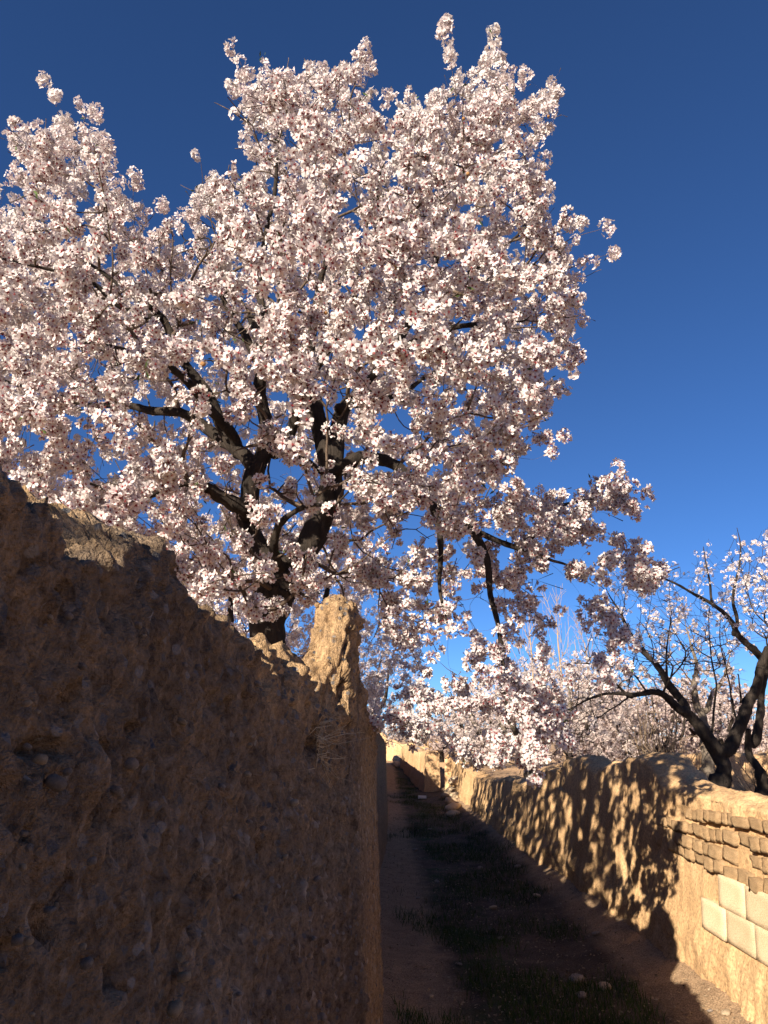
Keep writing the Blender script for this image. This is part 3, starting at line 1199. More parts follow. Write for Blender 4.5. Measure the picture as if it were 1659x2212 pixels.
# ---- the big almond tree over the left wall
CROWN = [(-420, 520), (-200, 440), (0, 455), (45, 425), (25, 340), (60, 285), (105, 300), (120, 250), (150, 285), (200, 320), (240, 330), (205, 400), (250, 450),
         (300, 450), (330, 510), (400, 500), (430, 390), (460, 378), (500, 395), (515, 490), (535, 480), (522, 400), (548, 330), (500, 235), (515, 180),
         (560, 165), (610, 142), (660, 172), (720, 128), (780, 150), (800, 210), (840, 245), (895, 240), (935, 245), (960, 190), (1000, 150), (1060, 130), (1060, 190),
         (1110, 190), (1140, 235), (1185, 190), (1200, 200), (1130, 290), (1162, 300), (1180, 345), (1135, 400), (1150, 450), (1215, 500), (1240, 590), (1252, 660), (1215, 710),
         (1225, 775), (1190, 830), (1175, 900), (1110, 960), (1100, 1040), (1150, 1080), (1200, 1035), (1240, 1080), (1290, 1050), (1330, 1015), (1365, 1080), (1330, 1150), (1250, 1160),
         (1200, 1200), (1180, 1290), (1150, 1340), (1060, 1330), (960, 1350), (900, 1390), (830, 1390), (790, 1300), (720, 1240), (640, 1330), (560, 1370), (500, 1290), (420, 1300), (330, 1260),
         (180, 1220), (100, 1160), (-100, 1130), (-420, 1130)]
Yc = 4.7
TX = -0.74


def crown_pts(n, seed=2):
    g = np.random.default_rng(seed)
    out = []
    sparse = [(880, 900, 150, 130, .30), (300, 890, 130, 60, .40), (250, 960, 90, 60, .45), (700, 900, 60, 90, .5), (980, 1260, 170, 120, .22), (700, 1230, 120, 90, .35), (560, 1080, 90, 70, .6)]
    while len(out) < n:
        x = g.uniform(-420, 1400, 4000)
        y = g.uniform(120, 1400, 4000)
        q3 = np.stack([x / 75, y / 75, 0 * x], 1)
        ok = in_poly(CROWN, x + 62 * fbm(q3, 2), y + 62 * fbm(q3 + 40, 2))
        pr = np.ones(4000)
        for (cx, cy, rx, ry, f) in sparse:
            pr *= 1 - (1 - f) * np.exp(-((x - cx) / rx) ** 2 - ((y - cy) / ry) ** 2)
        rho = ((x - 560) / 900) ** 2 + ((y - 700) / 720) ** 2
        th = np.sqrt(np.clip(1.04 - rho, .05, 1))
        uu = g.uniform(-1, 1, 4000)
        dep = Yc + th * np.where(uu < 0, 2.3, 2.6) * uu
        # the lower right limb reaches over the lane, towards us
        low = np.clip((x - 950) / 300, 0, 1) * np.clip((y - 900) / 200, 0, 1)
        dep = dep * (1 - low) + low * (4.9 + .7 * g.uniform(-1, 1, 4000))
        ok &= g.random(4000) < pr * (dep / (Yc + 2.6)) ** 1.3 * 1.2
        for k in np.nonzero(ok)[0]:
            p = at(x[k], y[k], dep[k])
            if p[2] < ORCH + 1.05: continue
            if p[1] < 3.6 and p[2] < 2.15: continue
            ys_, zs_ = p[1] - 1.4 * p[0], p[2] + .8 * p[0]        # same along one sunbeam
            if p[0] < .7 and 2.7 < ys_ < 4.6 and zs_ < 2.8 and g.random() < .92: continue
            if p[1] < 3.0 and p[2] < 2.8 and g.random() < .5: continue
            out.append(p)
    P = np.array(out[:n])
    return P


# single long shoots that stand out of the crown, as (display pixels), all at about the depth of the trunk
SHOOTS = [[(150, 330), (120, 230), (97, 172)], [(170, 330), (140, 260), (118, 205)], [(180, 320), (178, 250), (172, 225)], [(190, 370), (198, 290), (206, 240)],
          [(60, 400), (35, 390), (22, 385)], [(200, 380), (228, 345), (236, 332)], [(240, 470), (246, 430), (252, 395)], [(285, 470), (288, 420), (290, 375)],
          [(300, 510), (325, 470), (348, 442)], [(345, 560), (344, 530), (343, 508)], [(395, 540), (392, 500), (388, 470)],
          [(975, 230), (970, 150), (962, 80), (966, 45)], [(990, 250), (985, 190), (972, 130)], [(1010, 240), (1030, 170), (1060, 110), (1070, 65)], [(1090, 290), (1150, 225), (1190, 180)],
          [(1060, 260), (1085, 215), (1098, 188)], [(1080, 370), (1130, 330), (1165, 305)], [(1110, 400), (1150, 370), (1178, 345)], [(1130, 490), (1165, 450), (1188, 405)], [(1140, 500), (1165, 470), (1175, 440)],
          [(1160, 560), (1220, 520), (1280, 500), (1312, 492)], [(1180, 610), (1240, 575), (1290, 555), (1328, 545)], [(870, 290), (880, 240), (885, 210)], [(780, 220), (795, 170), (798, 140)],
          [(1100, 980), (1150, 945), (1190, 945), (1220, 942)], [(1110, 985), (1150, 990), (1190, 975)], [(560, 230), (530, 200), (520, 185)], [(560, 330), (530, 300), (530, 300)],
          [(1320, 1100), (1370, 1080), (1400, 1072)], [(1300, 1080), (1325, 1040), (1335, 1015)]]

# hanging branches on the right, in front of the lane
DROOP = [[(960, 1170), (957, 1260), (968, 1330), (963, 1400), (975, 1470), (960, 1530), (915, 1540)],
         [(1050, 1200), (1060, 1300), (1075, 1380), (1080, 1450), (1090, 1540), (1110, 1600), (1150, 1650)],
         [(1090, 1460), (1130, 1500), (1170, 1560), (1190, 1600)], [(1085, 1500), (1140, 1460), (1180, 1480)], [(1000, 1480), (990, 1560), (1000, 1620), (960, 1640)],
         [(1110, 1590), (1060, 1630), (1010, 1640)], [(1120, 1610), (1120, 1650), (1160, 1670)],
         [(1250, 1240), (1290, 1280), (1320, 1330), (1335, 1400), (1320, 1450), (1300, 1465)], [(1290, 1250), (1350, 1250), (1400, 1240), (1420, 1270)], [(1230, 1250), (1290, 1330), (1340, 1370)],
         [(1340, 1240), (1365, 1200), (1372, 1180)], [(1180, 1210), (1240, 1210), (1270, 1190)],
         [(870, 1230), (880, 1300), (900, 1350), (930, 1380)], [(760, 1200), (742, 1260), (735, 1300)], [(800, 1210), (820, 1280), (810, 1340)], [(1000, 1300), (1030, 1400), (1010, 1450)],
         [(1100, 1300), (1140, 1330), (1170, 1400), (1180, 1440)], [(1130, 1340), (1200, 1330), (1240, 1300)], [(905, 1420), (900, 1500), (880, 1545)], [(1150, 1540), (1180, 1520), (1210, 1500)]]


def poly_at(pts, Y0, Y1):
    n = len(pts)
    return [at(x, y, Y0 + (Y1 - Y0) * i / max(1, n - 1)) for i, (x, y) in enumerate(pts)]


def L(pts, Y0, Y1, r0, r1):
    if r1 < .024: r1 = .0055
    q = poly_at(pts, Y0, Y1)
    n = len(q)
    return [(q[i], r0 + (r1 - r0) * (i / (n - 1)) ** .8) for i in range(n)]


tb = at(580, 1420, Yc)
main_limbs = [
    (None, [(np.array([tb[0] - .02, Yc, ORCH - .1]), .17), (np.array([tb[0], Yc, ORCH + .5]), .13)] + L([(580, 1400), (590, 1330), (605, 1260)], Yc, Yc, .115, .11)),
    (0, L([(645, 1215), (690, 1150), (715, 1060), (705, 980), (690, 900), (675, 850)], Yc, Yc + .1, .085, .055)),
    (0, L([(570, 1190), (548, 1110), (552, 1020), (575, 930), (560, 820), (540, 690)], Yc, Yc - .2, .08, .03)),
    (0, L([(720, 1000), (750, 890), (790, 820), (840, 760), (900, 680), (940, 560)], Yc + .05, Yc + .2, .06, .02)),
    (0, L([(690, 880), (660, 780), (690, 640), (720, 480), (710, 330)], Yc + .1, Yc, .05, .014)),
    (0, L([(550, 1090), (470, 1060), (380, 1050), (290, 1070), (200, 1050)], Yc - .1, Yc - .6, .055, .02)),
    (0, L([(545, 1000), (440, 920), (330, 885), (220, 880), (80, 840), (-80, 800)], Yc - .05, Yc + .7, .05, .018)),
    (0, L([(500, 960), (420, 800), (330, 660), (240, 600), (150, 540)], Yc, Yc - .3, .045, .014)),
    (0, L([(555, 800), (480, 640), (450, 520)], Yc - .1, Yc - .2, .032, .012)),
    (0, L([(330, 690), (250, 650), (150, 590), (0, 560)], Yc - .2, Yc - .7, .03, .012)),
    (0, L([(830, 770), (930, 720), (1030, 700), (1130, 690)], Yc + .1, Yc - .3, .036, .012)),
    (0, L([(930, 580), (960, 450), (985, 330), (990, 260)], Yc + .2, Yc + .1, .022, .010)),
    (0, L([(735, 1010), (800, 985), (870, 1010), (925, 1080), (1000, 1140), (1110, 1185), (1200, 1215), (1270, 1240)], Yc, 4.9, .050, .020)),
    (0, L([(600, 1180), (610, 1130), (660, 1095), (720, 1090)], Yc - .2, Yc - .8, .03, .014)),
    (0, L([(700, 1010), (640, 980), (600, 980)], Yc - .1, Yc - .5, .022, .011)),
    (0, L([(940, 1100), (958, 1180), (957, 1260), (968, 1340)], 4.6, 4.5, .026, .014)),
    (0, L([(1010, 1150), (1050, 1220), (1065, 1320), (1080, 1440), (1095, 1560)], 4.75, 4.6, .030, .014)),
    (0, L([(1120, 1180), (1180, 1120), (1240, 1090), (1310, 1070)], 4.9, 5.1, .022, .010)),
    (0, L([(640, 770), (560, 620), (590, 450), (600, 300), (620, 210)], Yc + .15, Yc + .5, .036, .010)),
    (0, L([(860, 720), (1000, 600), (1100, 520), (1150, 470)], Yc + .1, Yc + .6, .032, .010)),
    (0, L([(750, 880), (840, 860), (950, 800), (1080, 790)], Yc, Yc + 1.2, .03, .012)),
    (0, L([(600, 960), (700, 760), (800, 560), (820, 400)], Yc - .1, Yc - 1.0, .04, .012)),
    (0, L([(500, 940), (400, 820), (300, 760), (180, 740)], Yc - .1, Yc - 1.3, .036, .012)),
]
pts = crown_pts(8200)
extra = []
for s in SHOOTS:
    for i, p in enumerate(smooth_chain(np.array(poly_at(s, Yc - .1, Yc - .2)), np.zeros(len(s)), 4)[0]): extra.append(p)
gd = np.random.default_rng(8)
# many short shoots standing out of the upper outline
for i in range(len(CROWN)):
    x0, y0 = CROWN[i]
    x1, y1 = CROWN[(i + 1) % len(CROWN)]
    if max(y0, y1) > 1000 or min(x0, x1) < -60: continue
    nx, ny = (y1 - y0), -(x1 - x0)
    ln = math.hypot(nx, ny)
    for _ in range(max(1, int(ln / 38))):
        t = gd.random()
        bx, by = x0 + (x1 - x0) * t, y0 + (y1 - y0) * t
        hx, hy = nx / ln * .6 + (bx - 600) / 1400 + gd.normal() * .25, ny / ln * .6 - .45 + gd.normal() * .2
        ln2 = gd.uniform(18, 60)
        Yd = Yc + gd.uniform(-.7, .4)
        sh = [(bx - hx * 25, by - hy * 25), (bx + hx * ln2 * .5, by + hy * ln2 * .5), (bx + hx * ln2, by + hy * ln2)]
        for p in smooth_chain(np.array(poly_at(sh, Yd, Yd)), np.zeros(3), 2)[0]: extra.append(p)
for s in DROOP:
    pp = smooth_chain(np.array(poly_at(s, 4.75, 4.55)), np.zeros(len(s)), 3)[0]
    for p in pp:
        extra.append(p)
        extra.append(p + gd.normal(size=3) * np.array([.10, .10, .08]))
# the thick bright clusters low over the lane
CLUST = []
for (cx, cy, rx, ry, n) in [(1165, 1590, 60, 70, 120), (1140, 1500, 70, 50, 60), (930, 1560, 80, 35, 50), (1320, 1430, 30, 45, 30), (1390, 1255, 45, 25, 28), (1060, 1640, 70, 18, 30), (1290, 1330, 40, 40, 10),
                            (1330, 1080, 60, 45, 26), (1000, 1430, 60, 60, 10)]:
    CLUST.append((at(cx, cy, 4.6), max(rx, ry)))
    for _ in range(n):
        extra.append(at(cx + gd.normal() * rx * .6, cy + gd.normal() * ry * .6, 4.6 + gd.normal() * .16))
pts = np.vstack([pts, np.array(extra)])


def main_dens(p):
    # how thickly the wood is in flower: bare old wood in the middle and low down
    c = p - np.array([TX, Yc, 3.6])
    d = math.sqrt((c[0] / 1.5) ** 2 + (c[1] / 1.3) ** 2 + (c[2] / 1.6) ** 2)
    k = 0.25 + 0.9 * min(1.0, max(0.0, (d - .30) / .5))
    if p[0] > .05 and p[2] < 2.75:
        low = min(1.0, (2.75 - p[2]) / .4) * min(1.0, (p[0] - .05) / .3)
        near = max(math.exp(-(np.linalg.norm(p - c) / (r_ * .0042)) ** 2) for c, r_ in CLUST)
        k = k * (1 - low) + low * (.22 + 1.3 * near)
    return k


main_tree, MP, MR = make_tree('big old almond tree in full pink blossom leaning over the tall mud wall', 'tree', (tb[0], Yc, ORCH - .1), main_limbs, pts, seed=4,
                              per_m=165, clump=1.5, clump_scale=5.0, individuals=300, rmin=.0053, size=.0222, spread=.044, bf=.16, dens=main_dens, per_spur=10, attach_z=2.25, lod='mix', bloom_r=.015, tips=[poly_at(q, Yc - .1, Yc - .2)[-1] for q in SHOOTS])

# young leaf tufts and last year's dry almonds on the big tree
g = np.random.default_rng(21)
thin = np.nonzero((MR < .006))[0]
sel = g.choice(thin, 260)
V, Fc = [], []
for i in sel:
    for k in range(3):
        d = g.normal(size=3)
        d /= np.linalg.norm(d)
        w = np.cross(d, g.normal(size=3))
        w /= np.linalg.norm(w)
        p = MP[i] + g.normal(size=3) * .02
        o = len(V)
        V += [p, p + d * .022 + w * .006, p + d * .045, p + d * .022 - w * .006]
        Fc.append([o, o + 1, o + 2, o + 3])
o = mesh_np('leaves', np.array(V) - np.array(main_tree.location), np.array(Fc), M['leaf'], main_tree)
o['kind'] = 'stuff'
nut = rock_mesh('dry_almond', 40, 2, .7)
nut.materials.append(M['nut'])
for (x, y) in [(1000, 265), (1022, 376), (1030, 385), (850, 1035), (445, 775), (1290, 1210), (1300, 1190), (630, 1010), (690, 690), (870, 560), (775, 945), (1180, 250)]:
    o = bpy.data.objects.new('dry_almond', nut)
    COL.objects.link(o)
    o.parent = main_tree
    d = ray(x, y)
    # hang it on the nearest wood in that direction, towards the viewer
    u = d / np.linalg.norm(d)
    rel = MP - np.array([0, 0, EYE])
    t = rel @ u
    off = np.linalg.norm(rel - np.outer(t, u), axis=1)
    c = np.nonzero((off < .07) & (t > 0))[0]
    if len(c) == 0: c = np.array([np.argmin(off)])
    i = c[np.argmin(t[c])]
    o.location = MP[i] + np.array([0, -.015, -.02]) - np.array(main_tree.location)
    o.scale = (.010, .011, .016)
    o.rotation_euler = (g.uniform(-1, 1), g.uniform(-1, 1), g.uniform(0, 3))


# ---- generic round-headed almond trees
def ell_pts(n, c, r, seed, zmin=None, hollow=.25):
    g = np.random.default_rng(seed)
    out = []
    while len(out) < n:
        q = g.uniform(-1, 1, (n * 3, 3))
        d = np.linalg.norm(q, axis=1)
        bumpy = 1 + .28 * fbm(q * 1.6 + seed * 3.1, 2)
        q = q[(d < bumpy) & (d > hollow)]
        p = np.array(c) + q * np.array(r)
        if zmin is not None: p = p[p[:, 2] > zmin]
        out += list(p)
    return np.array(out[:n])


def vase_limbs(base, h, cz, r, seed, k=5, tr=.10, lean=(0, 0)):
    g = np.random.default_rng(seed)
    b = np.array(base, float)
    top = b + np.array([lean[0], lean[1], h])
    ls = [(None, [(b, tr * 1.25), (b * .5 + top * .5 + g.normal(size=3) * .04, tr), (top, tr * .92)])]
    a0 = g.uniform(0, 6.28)
    for i in range(k):
        a = a0 + i * 2 * math.pi / k + g.normal() * .25
        e = np.array([math.cos(a) * r[0], math.sin(a) * r[1], 0]) * g.uniform(.45, .7)
        e = top + e + np.array([0, 0, (cz - top[2]) * g.uniform(.8, 1.5) + .35 * r[2]])
        m = top * .45 + e * .55 + np.array([math.cos(a), math.sin(a), -.5]) * .15 * r[0]
        ls.append((0, [(top * .8 + m * .2, tr * .62), (m, tr * .42), (e, tr * .16)]))
    return ls


# tree behind the tall wall, farther down the lane, and the one after it
b = (-1.7, 10.2, ORCH - .05)
make_tree('shaded almond tree in blossom behind the tall wall, beyond the big tree', 'tree', b, vase_limbs(b, 1.3, 2.9, (2.0, 2.0, 1.7), 3, 6, .13), ell_pts(2300, (-1.35, 10.2, 2.85), (1.9, 2.0, 1.75), 5, 1.15),
          lod=1, per_m=105, size=.029, spread=.06, seed=9, petal='petal', bf=.22, clump=1.2, twig='twigdark', sub=1)
b = (-.9, 19.0, ORCH - .05)
make_tree('almond tree in blossom leaning over the far end of the lane', 'tree', b, vase_limbs(b, 1.0, 2.4, (2.0, 2.4, 1.5), 13, 6, .12), ell_pts(1400, (-.7, 19, 2.5), (1.9, 2.6, 1.45), 15, 1.2),
          lod=1, per_m=55, size=.026, spread=.06, seed=19, petal='petalfar', bf=.22, clump=1.2, twig='twigdark', sub=1)
b = (2.9, 16.2, ORCH - .05)
make_tree('white blossoming almond tree just behind the low wall with grey trunk', 'tree', b, vase_limbs(b, .8, 1.9, (2.2, 2.2, 1.2), 23, 6, .13), ell_pts(1700, (3.4, 16.4, 2.05), (2.3, 2.2, 1.25), 25, 1.0),
          lod=1, per_m=62, size=.026, spread=.06, seed=29, petal='petalfar', bf=.22, clump=1.0, bark='greybark', sub=1)

# ---- the forked tree standing in the orchard behind the low wall
YF = 12.2
fb = at(1555, 1760, YF)
vb = np.array([fb[0], YF, ORCH - .1])


def DL(pts, Y0, Y1, r0, r1): return L(pts, Y0, Y1, r0, r1)


fork_limbs = [
    (None, [(vb, .17), (np.array([vb[0] + .0, YF, ORCH + .35]), .135)] + DL([(1562, 1690), (1563, 1660)], YF, YF, .12, .115)),
    (0, DL([(1540, 1610), (1500, 1560), (1470, 1530), (1430, 1500), (1360, 1495), (1290, 1505), (1230, 1530)], YF, YF - .6, .105, .02)),
    (0, DL([(1580, 1610), (1605, 1550), (1625, 1500), (1645, 1450), (1660, 1400)], YF, YF - .2, .10, .06)),
    (0, DL([(1470, 1520), (1420, 1440), (1370, 1380), (1340, 1330), (1310, 1270)], YF, YF + .2, .07, .018)),
    (0, DL([(1650, 1430), (1600, 1370), (1560, 1320), (1500, 1280), (1440, 1250), (1390, 1230)], YF - .1, YF - .3, .06, .016)),
    (0, DL([(1590, 1360), (1585, 1280), (1600, 1200), (1590, 1140)], YF - .1, YF + .1, .032, .010)),
    (0, DL([(1660, 1400), (1720, 1300), (1760, 1200)], YF, YF, .05, .012)),
    (0, DL([(1540, 1300), (1530, 1230), (1520, 1180)], YF - .2, YF - .2, .022, .008)),
    (0, DL([(1540, 1600), (1545, 1500), (1535, 1400), (1530, 1330)], YF, YF + .1, .022, .008)),
    (0, DL([(1595, 1570), (1575, 1480), (1560, 1400), (1555, 1340)], YF, YF + .3, .018, .007)),
    (0, DL([(1440, 1460), (1440, 1380), (1450, 1320)], YF, YF + .1, .02, .008)),
    (0, DL([(1350, 1495), (1290, 1440), (1240, 1430)], YF - .3, YF - .5, .022, .008)),
]
FCROWN = [(1210, 1600), (1200, 1500), (1240, 1420), (1270, 1330), (1290, 1250), (1340, 1230), (1400, 1240), (1450, 1210), (1490, 1230), (1495, 1190), (1530, 1160), (1560, 1200), (1600, 1190), (1650, 1140), (1800, 1100), (1850, 1350),
          (1700, 1420), (1640, 1380), (1590, 1420), (1560, 1450), (1480, 1460), (1420, 1440), (1380, 1480), (1330, 1540), (1270, 1600)]
g = np.random.default_rng(31)
fp = []
while len(fp) < 1750:
    x, y = g.uniform(1200, 1860), g.uniform(1100, 1620)
    if in_poly(FCROWN, [x], [y])[0]: fp.append(at(x, y, YF + g.uniform(-1.5, 1.5)))
for s in [[(1530, 1230), (1526, 1190), (1532, 1165)], [(1510, 1230), (1505, 1205), (1500, 1190)], [(1440, 1250), (1435, 1220), (1432, 1200)], [(1600, 1200), (1590, 1170), (1592, 1150)], [(1650, 1190), (1648, 1165), (1650, 1145)]]:
    for p in smooth_chain(np.array(poly_at(s, YF, YF)), np.zeros(3), 3)[0]: fp.append(p)


def fork_dens(p):
    # flowers on the upper and outer wood, bare dark twigs low on the left
    return 0.35 + 0.75 * np.clip((p[2] - 2.5) / 1.2, 0, 1)


make_tree('dark forked almond tree with sparse blossom in front of the orange wall', 'tree', vb, fork_limbs, np.array(fp), lod=1, per_m=25, per_spur=4, size=.024, spread=.045, seed=33, bf=.25,
          twig='twigdark', clump=1.4, clump_scale=3, dens=fork_dens, petal='petal', rmin=.004)

# tree at the right, slimmer, dark, with a cut stub
YR = 13.2
rb = at(1655, 1760, YR)
rbv = np.array([rb[0], YR, ORCH - .1])
slim_limbs = [
    (None, [(rbv, .15), (np.array([rbv[0], YR, ORCH + .15]), .12)] + DL([(1650, 1700), (1640, 1670)], YR, YR, .10, .095)),
    (0, DL([(1625, 1640), (1618, 1600), (1612, 1575)], YR, YR - .1, .06, .045)),
    (0, DL([(1635, 1600), (1640, 1540), (1648, 1480), (1662, 1400), (1690, 1330)], YR, YR, .075, .03)),
    (0, DL([(1660, 1410), (1720, 1340), (1780, 1290)], YR, YR, .04, .014)),
]
make_tree('slim dark almond trunk with a cut stub before the orange wall', 'tree', rbv, slim_limbs, ell_pts(420, (rb[0] + 1.0, YR, 4.2), (1.3, 1.3, 1.0), 37), lod=1, per_m=45, size=.024, seed=41, bf=.25, twig='twigdark', clump=1.2)

# pale trunk between the forked tree and the orange wall
YG = 14.6
gb = at(1515, 1740, YG)
gbv = np.array([gb[0], YG, ORCH - .1])
grey_limbs = [
    (None, [(gbv, .18), (np.array([gbv[0] + .02, YG, ORCH + .2]), .15)] + DL([(1530, 1660), (1528, 1610), (1512, 1570)], YG, YG, .12, .10)),
    (0, DL([(1500, 1500), (1500, 1420), (1480, 1340)], YG, YG + .3, .06, .02)),
    (0, DL([(1530, 1530), (1560, 1460), (1580, 1400)], YG, YG - .2, .05, .016)),
]
make_tree('almond tree with stout pale grey trunk behind the forked tree', 'tree', gbv, grey_limbs, ell_pts(420, (gb[0] - .1, YG + .3, 3.1), (1.6, 1.4, .95), 47, 2.1), lod=2, per_m=30, size=.03, seed=43, bf=.25,
          bark='greybark', twig='twig', clump=1.2, petal='petalfar')

# ---- orchard rows in the distance: two kinds, copied
protos = []
for k in range(3):
    b = (0, 0, 0)
    root, _, _ = make_tree('pinkish almond tree in a far row of the orchard', 'tree', b, vase_limbs(b, .7, 2.0, (2.0, 2.0, 1.5), 60 + k, 6, .11), ell_pts(900, (0, 0, 1.85), (2.1, 2.1, 1.55), 70 + k, .35), lod=2, per_m=58, size=.042,
                           spread=.07, seed=80 + k, petal='petalrow', twig='twig', bf=.25, clump=1.0, sub=1, group='far orchard rows', limb_r=.03)
    protos.append(root)
rr = random.Random(17)
places = [(4.9, 21.5), (8.6, 21.0), (12.3, 20.2), (6.8, 25.6), (10.6, 25.0), (14.6, 24.2), (3.2, 27), (8.2, 31), (12.6, 30.5), (17.4, 29.5), (-3.2, 27.5), (2.4, 33.5), (5.4, 36.5), (-.8, 38.6), (15.6, 36), (21, 35), (-4.4, 16.6), (-4.2, 33), (10, 40), (6.6, 19.6), (10.4, 18.6), (14.2, 17.6), (7.0, 23.2)]
for i, (x, y) in enumerate(places):
    src = protos[i % 3]
    if i < 3: r = src
    else:
        r = src.copy()
        COL.objects.link(r)
        for ch in src.children:
            c = ch.copy()
            COL.objects.link(c)
            c.parent = r
    r.location = (x, y, ORCH - .06)
    r.rotation_euler = (0, 0, rr.uniform(0, 6.28))
    s = rr.uniform(.72, .9)
    r.scale = (s, s, s * rr.uniform(.85, 1.05))
    if x < 0: r['label'] = 'almond tree in blossom far back on the tall-wall side of the lane'

# ---- a small tree on the orchard side behind the viewer, whose shade speckles the near wall top
near_tree = protos[1].copy()
COL.objects.link(near_tree)
for ch in protos[1].children:
    c = ch.copy()
    COL.objects.link(c)
    c.parent = near_tree
near_tree.location = (-2.75, -2.2, ORCH - .06)
near_tree.scale = (.62, .62, .98)
del near_tree['group']
near_tree['label'] = 'young almond tree behind the tall wall that speckles its near top with shade'

# ---- bare poplars far behind, pale upright shoots
for k, (x, y, h) in enumerate([(8.2, 44, 8.8), (10.0, 45, 9.6), (11.8, 46, 8.4)]):
    b = np.array([x, y, ORCH - .05])
    g = np.random.default_rng(90 + k)
    q = []
    for i in range(230):
        t = g.random() ** .7
        rad = 1.5 * (1 - .45 * t)
        a = g.uniform(0, 6.28)
        rr_ = rad * math.sqrt(g.random())
        q.append(b + np.array([math.cos(a) * rr_, math.sin(a) * rr_, 1.6 + t * (h - 1.6)]))
    ls = [(None, [(b, .12), (b + np.array([0, 0, 1.2]), .1), (b + np.array([.1, 0, h * .45]), .06), (b + np.array([.05, 0, h * .75]), .025)])]
    make_tree('bare pale poplar with upright shoots rising far behind the blossom', 'tree', b, ls, np.array(q), group='bare poplars far behind', name='poplar_tree', lod=2, per_m=0, seed=90 + k, bf=.75, rmin=.014, limb_r=.05,
              bark='twigpale', twig='twigpale', sub=1)

# ---- dry shrubs and suckers before the orange wall
for k, (dx, Y, h) in enumerate([(1420, 14.9, 1.5), (1465, 14.3, 1.3), (1450, 15.6, 2.2), (1395, 15.8, 2.0), (1640, 13.8, .7)]):
    x = at(dx, 1700, Y)[0]
    b = np.array([x, Y, ORCH - .04])
    g = np.random.default_rng(120 + k)
    V, Fc, off = [], [], 0
    for i in range(16):
        a = g.uniform(0, 6.28)
        sp_ = g.uniform(.15, .6)
        hh = h * g.uniform(.5, 1)
        q = np.array([[0, 0, 0], [math.cos(a) * sp_ * .4, math.sin(a) * sp_ * .4, hh * .5], [math.cos(a) * sp_, math.sin(a) * sp_, hh]]) + g.normal(size=(3, 3)) * .04
        q[0] = [g.normal() * .04, g.normal() * .04, 0]
        q, r_ = smooth_chain(q, np.array([.012, .009, .004]), 3)
        v, f = tube(q, r_, 3)
        V.append(v); Fc.append(f + off); off += len(v)
        for m in range(3):
            s0 = q[g.integers(2, len(q))]
            e = s0 + np.array([g.normal() * .18, g.normal() * .18, abs(g.normal()) * .2])
            v, f = tube(np.array([s0, (s0 + e) / 2 + g.normal(size=3) * .02, e]), np.array([.006, .005, .003]), 3)
            V.append(v); Fc.append(f + off); off += len(v)
    root = empty('dry_shrub', b)
    tag(root, 'leafless tan shrub of thin upright shoots before the orange wall', 'shrub', 'dry shrubs before the orange wall')
    o = mesh_np('shoots', np.vstack(V), np.vstack(Fc), M['twigpale' if k % 2 else 'twig'], root)
    o['kind'] = 'stuff'

# ------------------------------------------------------------------ small things on the ground
g = np.random.default_rng(55)


def blades(n, xs, ys, hmin, hmax, w):
    z = lane_z(xs, ys)
    a = g.uniform(0, 6.28, n)
    h = g.uniform(hmin, hmax, n)
    lean = g.uniform(.1, .8, n) * h
    b = g.uniform(0, 6.28, n)
    p = np.stack([xs, ys, z - .004], 1)
    wv = np.stack([np.cos(a) * w, np.sin(a) * w, np.zeros(n)], 1)
    tip = p + np.stack([np.cos(b) * lean, np.sin(b) * lean, h], 1)
    mid = p * .5 + tip * .5 + np.stack([np.zeros(n), np.zeros(n), h * .12], 1)
    V = np.stack([p - wv, p + wv, mid + wv * .7, mid - wv * .7, tip], 1).reshape(-1, 3)
    i = np.arange(n)[:, None] * 5
    return V, [np.concatenate([i, i + 1, i + 2, i + 3], 1), np.concatenate([i + 3, i + 2, i + 4], 1)]


n = 60000
ys = 4.6 + 24 * g.random(n) ** 1.9
t = g.random(n)
xs = left_x(ys) + t * (right_x(ys) - left_x(ys))
fld = fbm(np.stack([xs * 1.1, ys * .8, 0 * xs], 1), 3) + .55 * np.clip((t - .2) / .2, 0, 1) * np.clip((.95 - t) / .15, 0, 1) - .28 - 1.2 * np.clip((t - .80) / .08, 0, 1) * np.clip((8 - ys) / 2, 0, 1)
m = fld > g.random(n) * .35
V, Fc = blades(m.sum(), xs[m], ys[m], .02, .085, .0022)
o = mesh_np('grass', V, Fc, M['grass'])
tag(o, 'short dark green grass growing along the middle of the lane', 'grass', kind='stuff')

# dry leaf and petal litter
n = 9000
ys = 4.6 + 18 * g.random(n) ** 1.8
t = g.random(n)
xs = left_x(ys) + t * (right_x(ys) - left_x(ys))
z = lane_z(xs, ys)
p = np.stack([xs, ys, z + .006], 1)
N = g.normal(size=(n, 3)) * .35 + np.array([0, 0, 1])
R = frames(N, g) * (g.uniform(.004, .016, n))[:, None, None]
tq = np.array([[-1, 0, 0], [0, -.5, .1], [1, 0, .25], [0, .5, .1]])
V = (np.einsum('nij,vj->nvi', R, tq) + p[:, None, :]).reshape(-1, 3)
i = np.arange(n)[:, None] * 4
o = mesh_np('leaf_litter', V, np.concatenate([i, i + 1, i + 2, i + 3], 1), M['litter'])
tag(o, 'dry leaves and fallen petals scattered over the shaded lane', 'leaf litter', kind='stuff')

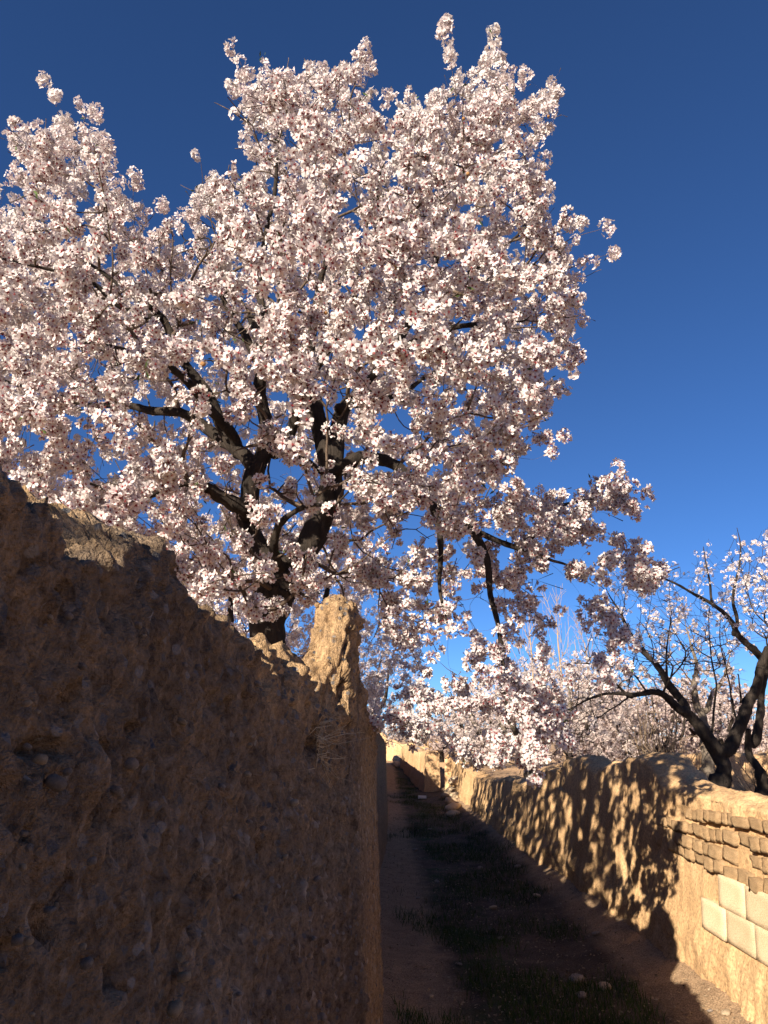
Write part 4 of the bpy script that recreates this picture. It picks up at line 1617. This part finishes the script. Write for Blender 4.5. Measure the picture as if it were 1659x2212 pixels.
rr = random.Random(23)
stones = [(1.05, 8.2, .07), (.95, 7.0, .05), (1.3, 5.9, .09), (1.25, 5.55, .06), (1.45, 5.75, .07), (.45, 12, .07), (.6, 9.6, .05), (.55, 6.3, .035), (1.55, 8.6, .07), (.35, 8.7, .04), (1.2, 10.5, .06), (.8, 14.5, .08), (.3, 5.6, .03), (.22, 6.8, .03),
          (1.7, 6.9, .06), (1.62, 10.2, .07), (1.9, 4.9, .05), (1.85, 5.0, .03)]
for k, (x, y, s) in enumerate(stones):
    o = bpy.data.objects.new('stone', (ROCKS_PALE if k % 4 == 0 else ROCKS)[k % 6])
    COL.objects.link(o)
    o.location = (x, y, float(lane_z([x], [y])[0]) + s * .25)
    s *= .62
    o.scale = (s, s * 1.1, s * .6)
    o.rotation_euler = (rr.uniform(-.3, .3), rr.uniform(-.3, .3), rr.uniform(0, 3))
    tag(o, 'small loose stone lying in the grass and dirt of the lane', 'stone', 'loose stones on the lane')

# white scrap far down the lane
sc = at(881, 1717, 24)
V = np.array([[-.11, -.06, 0], [.11, -.06, .01], [.11, .06, 0], [-.11, .06, .02], [-.10, -.05, .07], [.10, -.06, .08], [.10, .05, .07], [-.10, .06, .075]])
o = mesh_np('paper_scrap', V, np.array([[0, 3, 2, 1], [4, 5, 6, 7], [0, 1, 5, 4], [1, 2, 6, 5], [2, 3, 7, 6], [3, 0, 4, 7]]), M['paper'])
o.location = (1.0, 21.5, float(lane_z([1.0], [21.5])[0]))
tag(o, 'small white scrap of packaging lying on the far lane', 'litter')

# straw tuft stuck in the left wall beside the pillar foot
q0 = wall_hit(700, 1600)
V, Fc, off = [], [], 0
for i in range(60):
    s0 = q0 + np.array([-.02, g.normal() * .05, g.normal() * .035])
    e = s0 + np.array([abs(g.normal()) * .05, .05 + g.normal() * .12, g.normal() * .05])
    mid = (s0 + e) / 2 + g.normal(size=3) * .012
    v, f = tube(np.array([s0, mid, e]), np.array([.0012, .001, .0006]), 3)
    V.append(v); Fc.append(f + off); off += len(v)
q0 = np.array([float(left_x(2.9)) - .09, 2.88, 1.83])
for i in range(45):
    s0 = q0 + np.array([g.normal() * .03, g.normal() * .02, g.normal() * .02])
    e = s0 + np.array([g.normal() * .04, -.02 + g.normal() * .02, g.normal() * .015])
    mid = (s0 + e) / 2 + g.normal(size=3) * .012
    v, f = tube(np.array([s0, mid, e]), np.array([.0012, .001, .0006]), 3)
    V.append(v); Fc.append(f + off); off += len(v)
o = mesh_np('straw', np.vstack(V), np.vstack(Fc), M['straw'], left_wall)
o['kind'] = 'stuff'
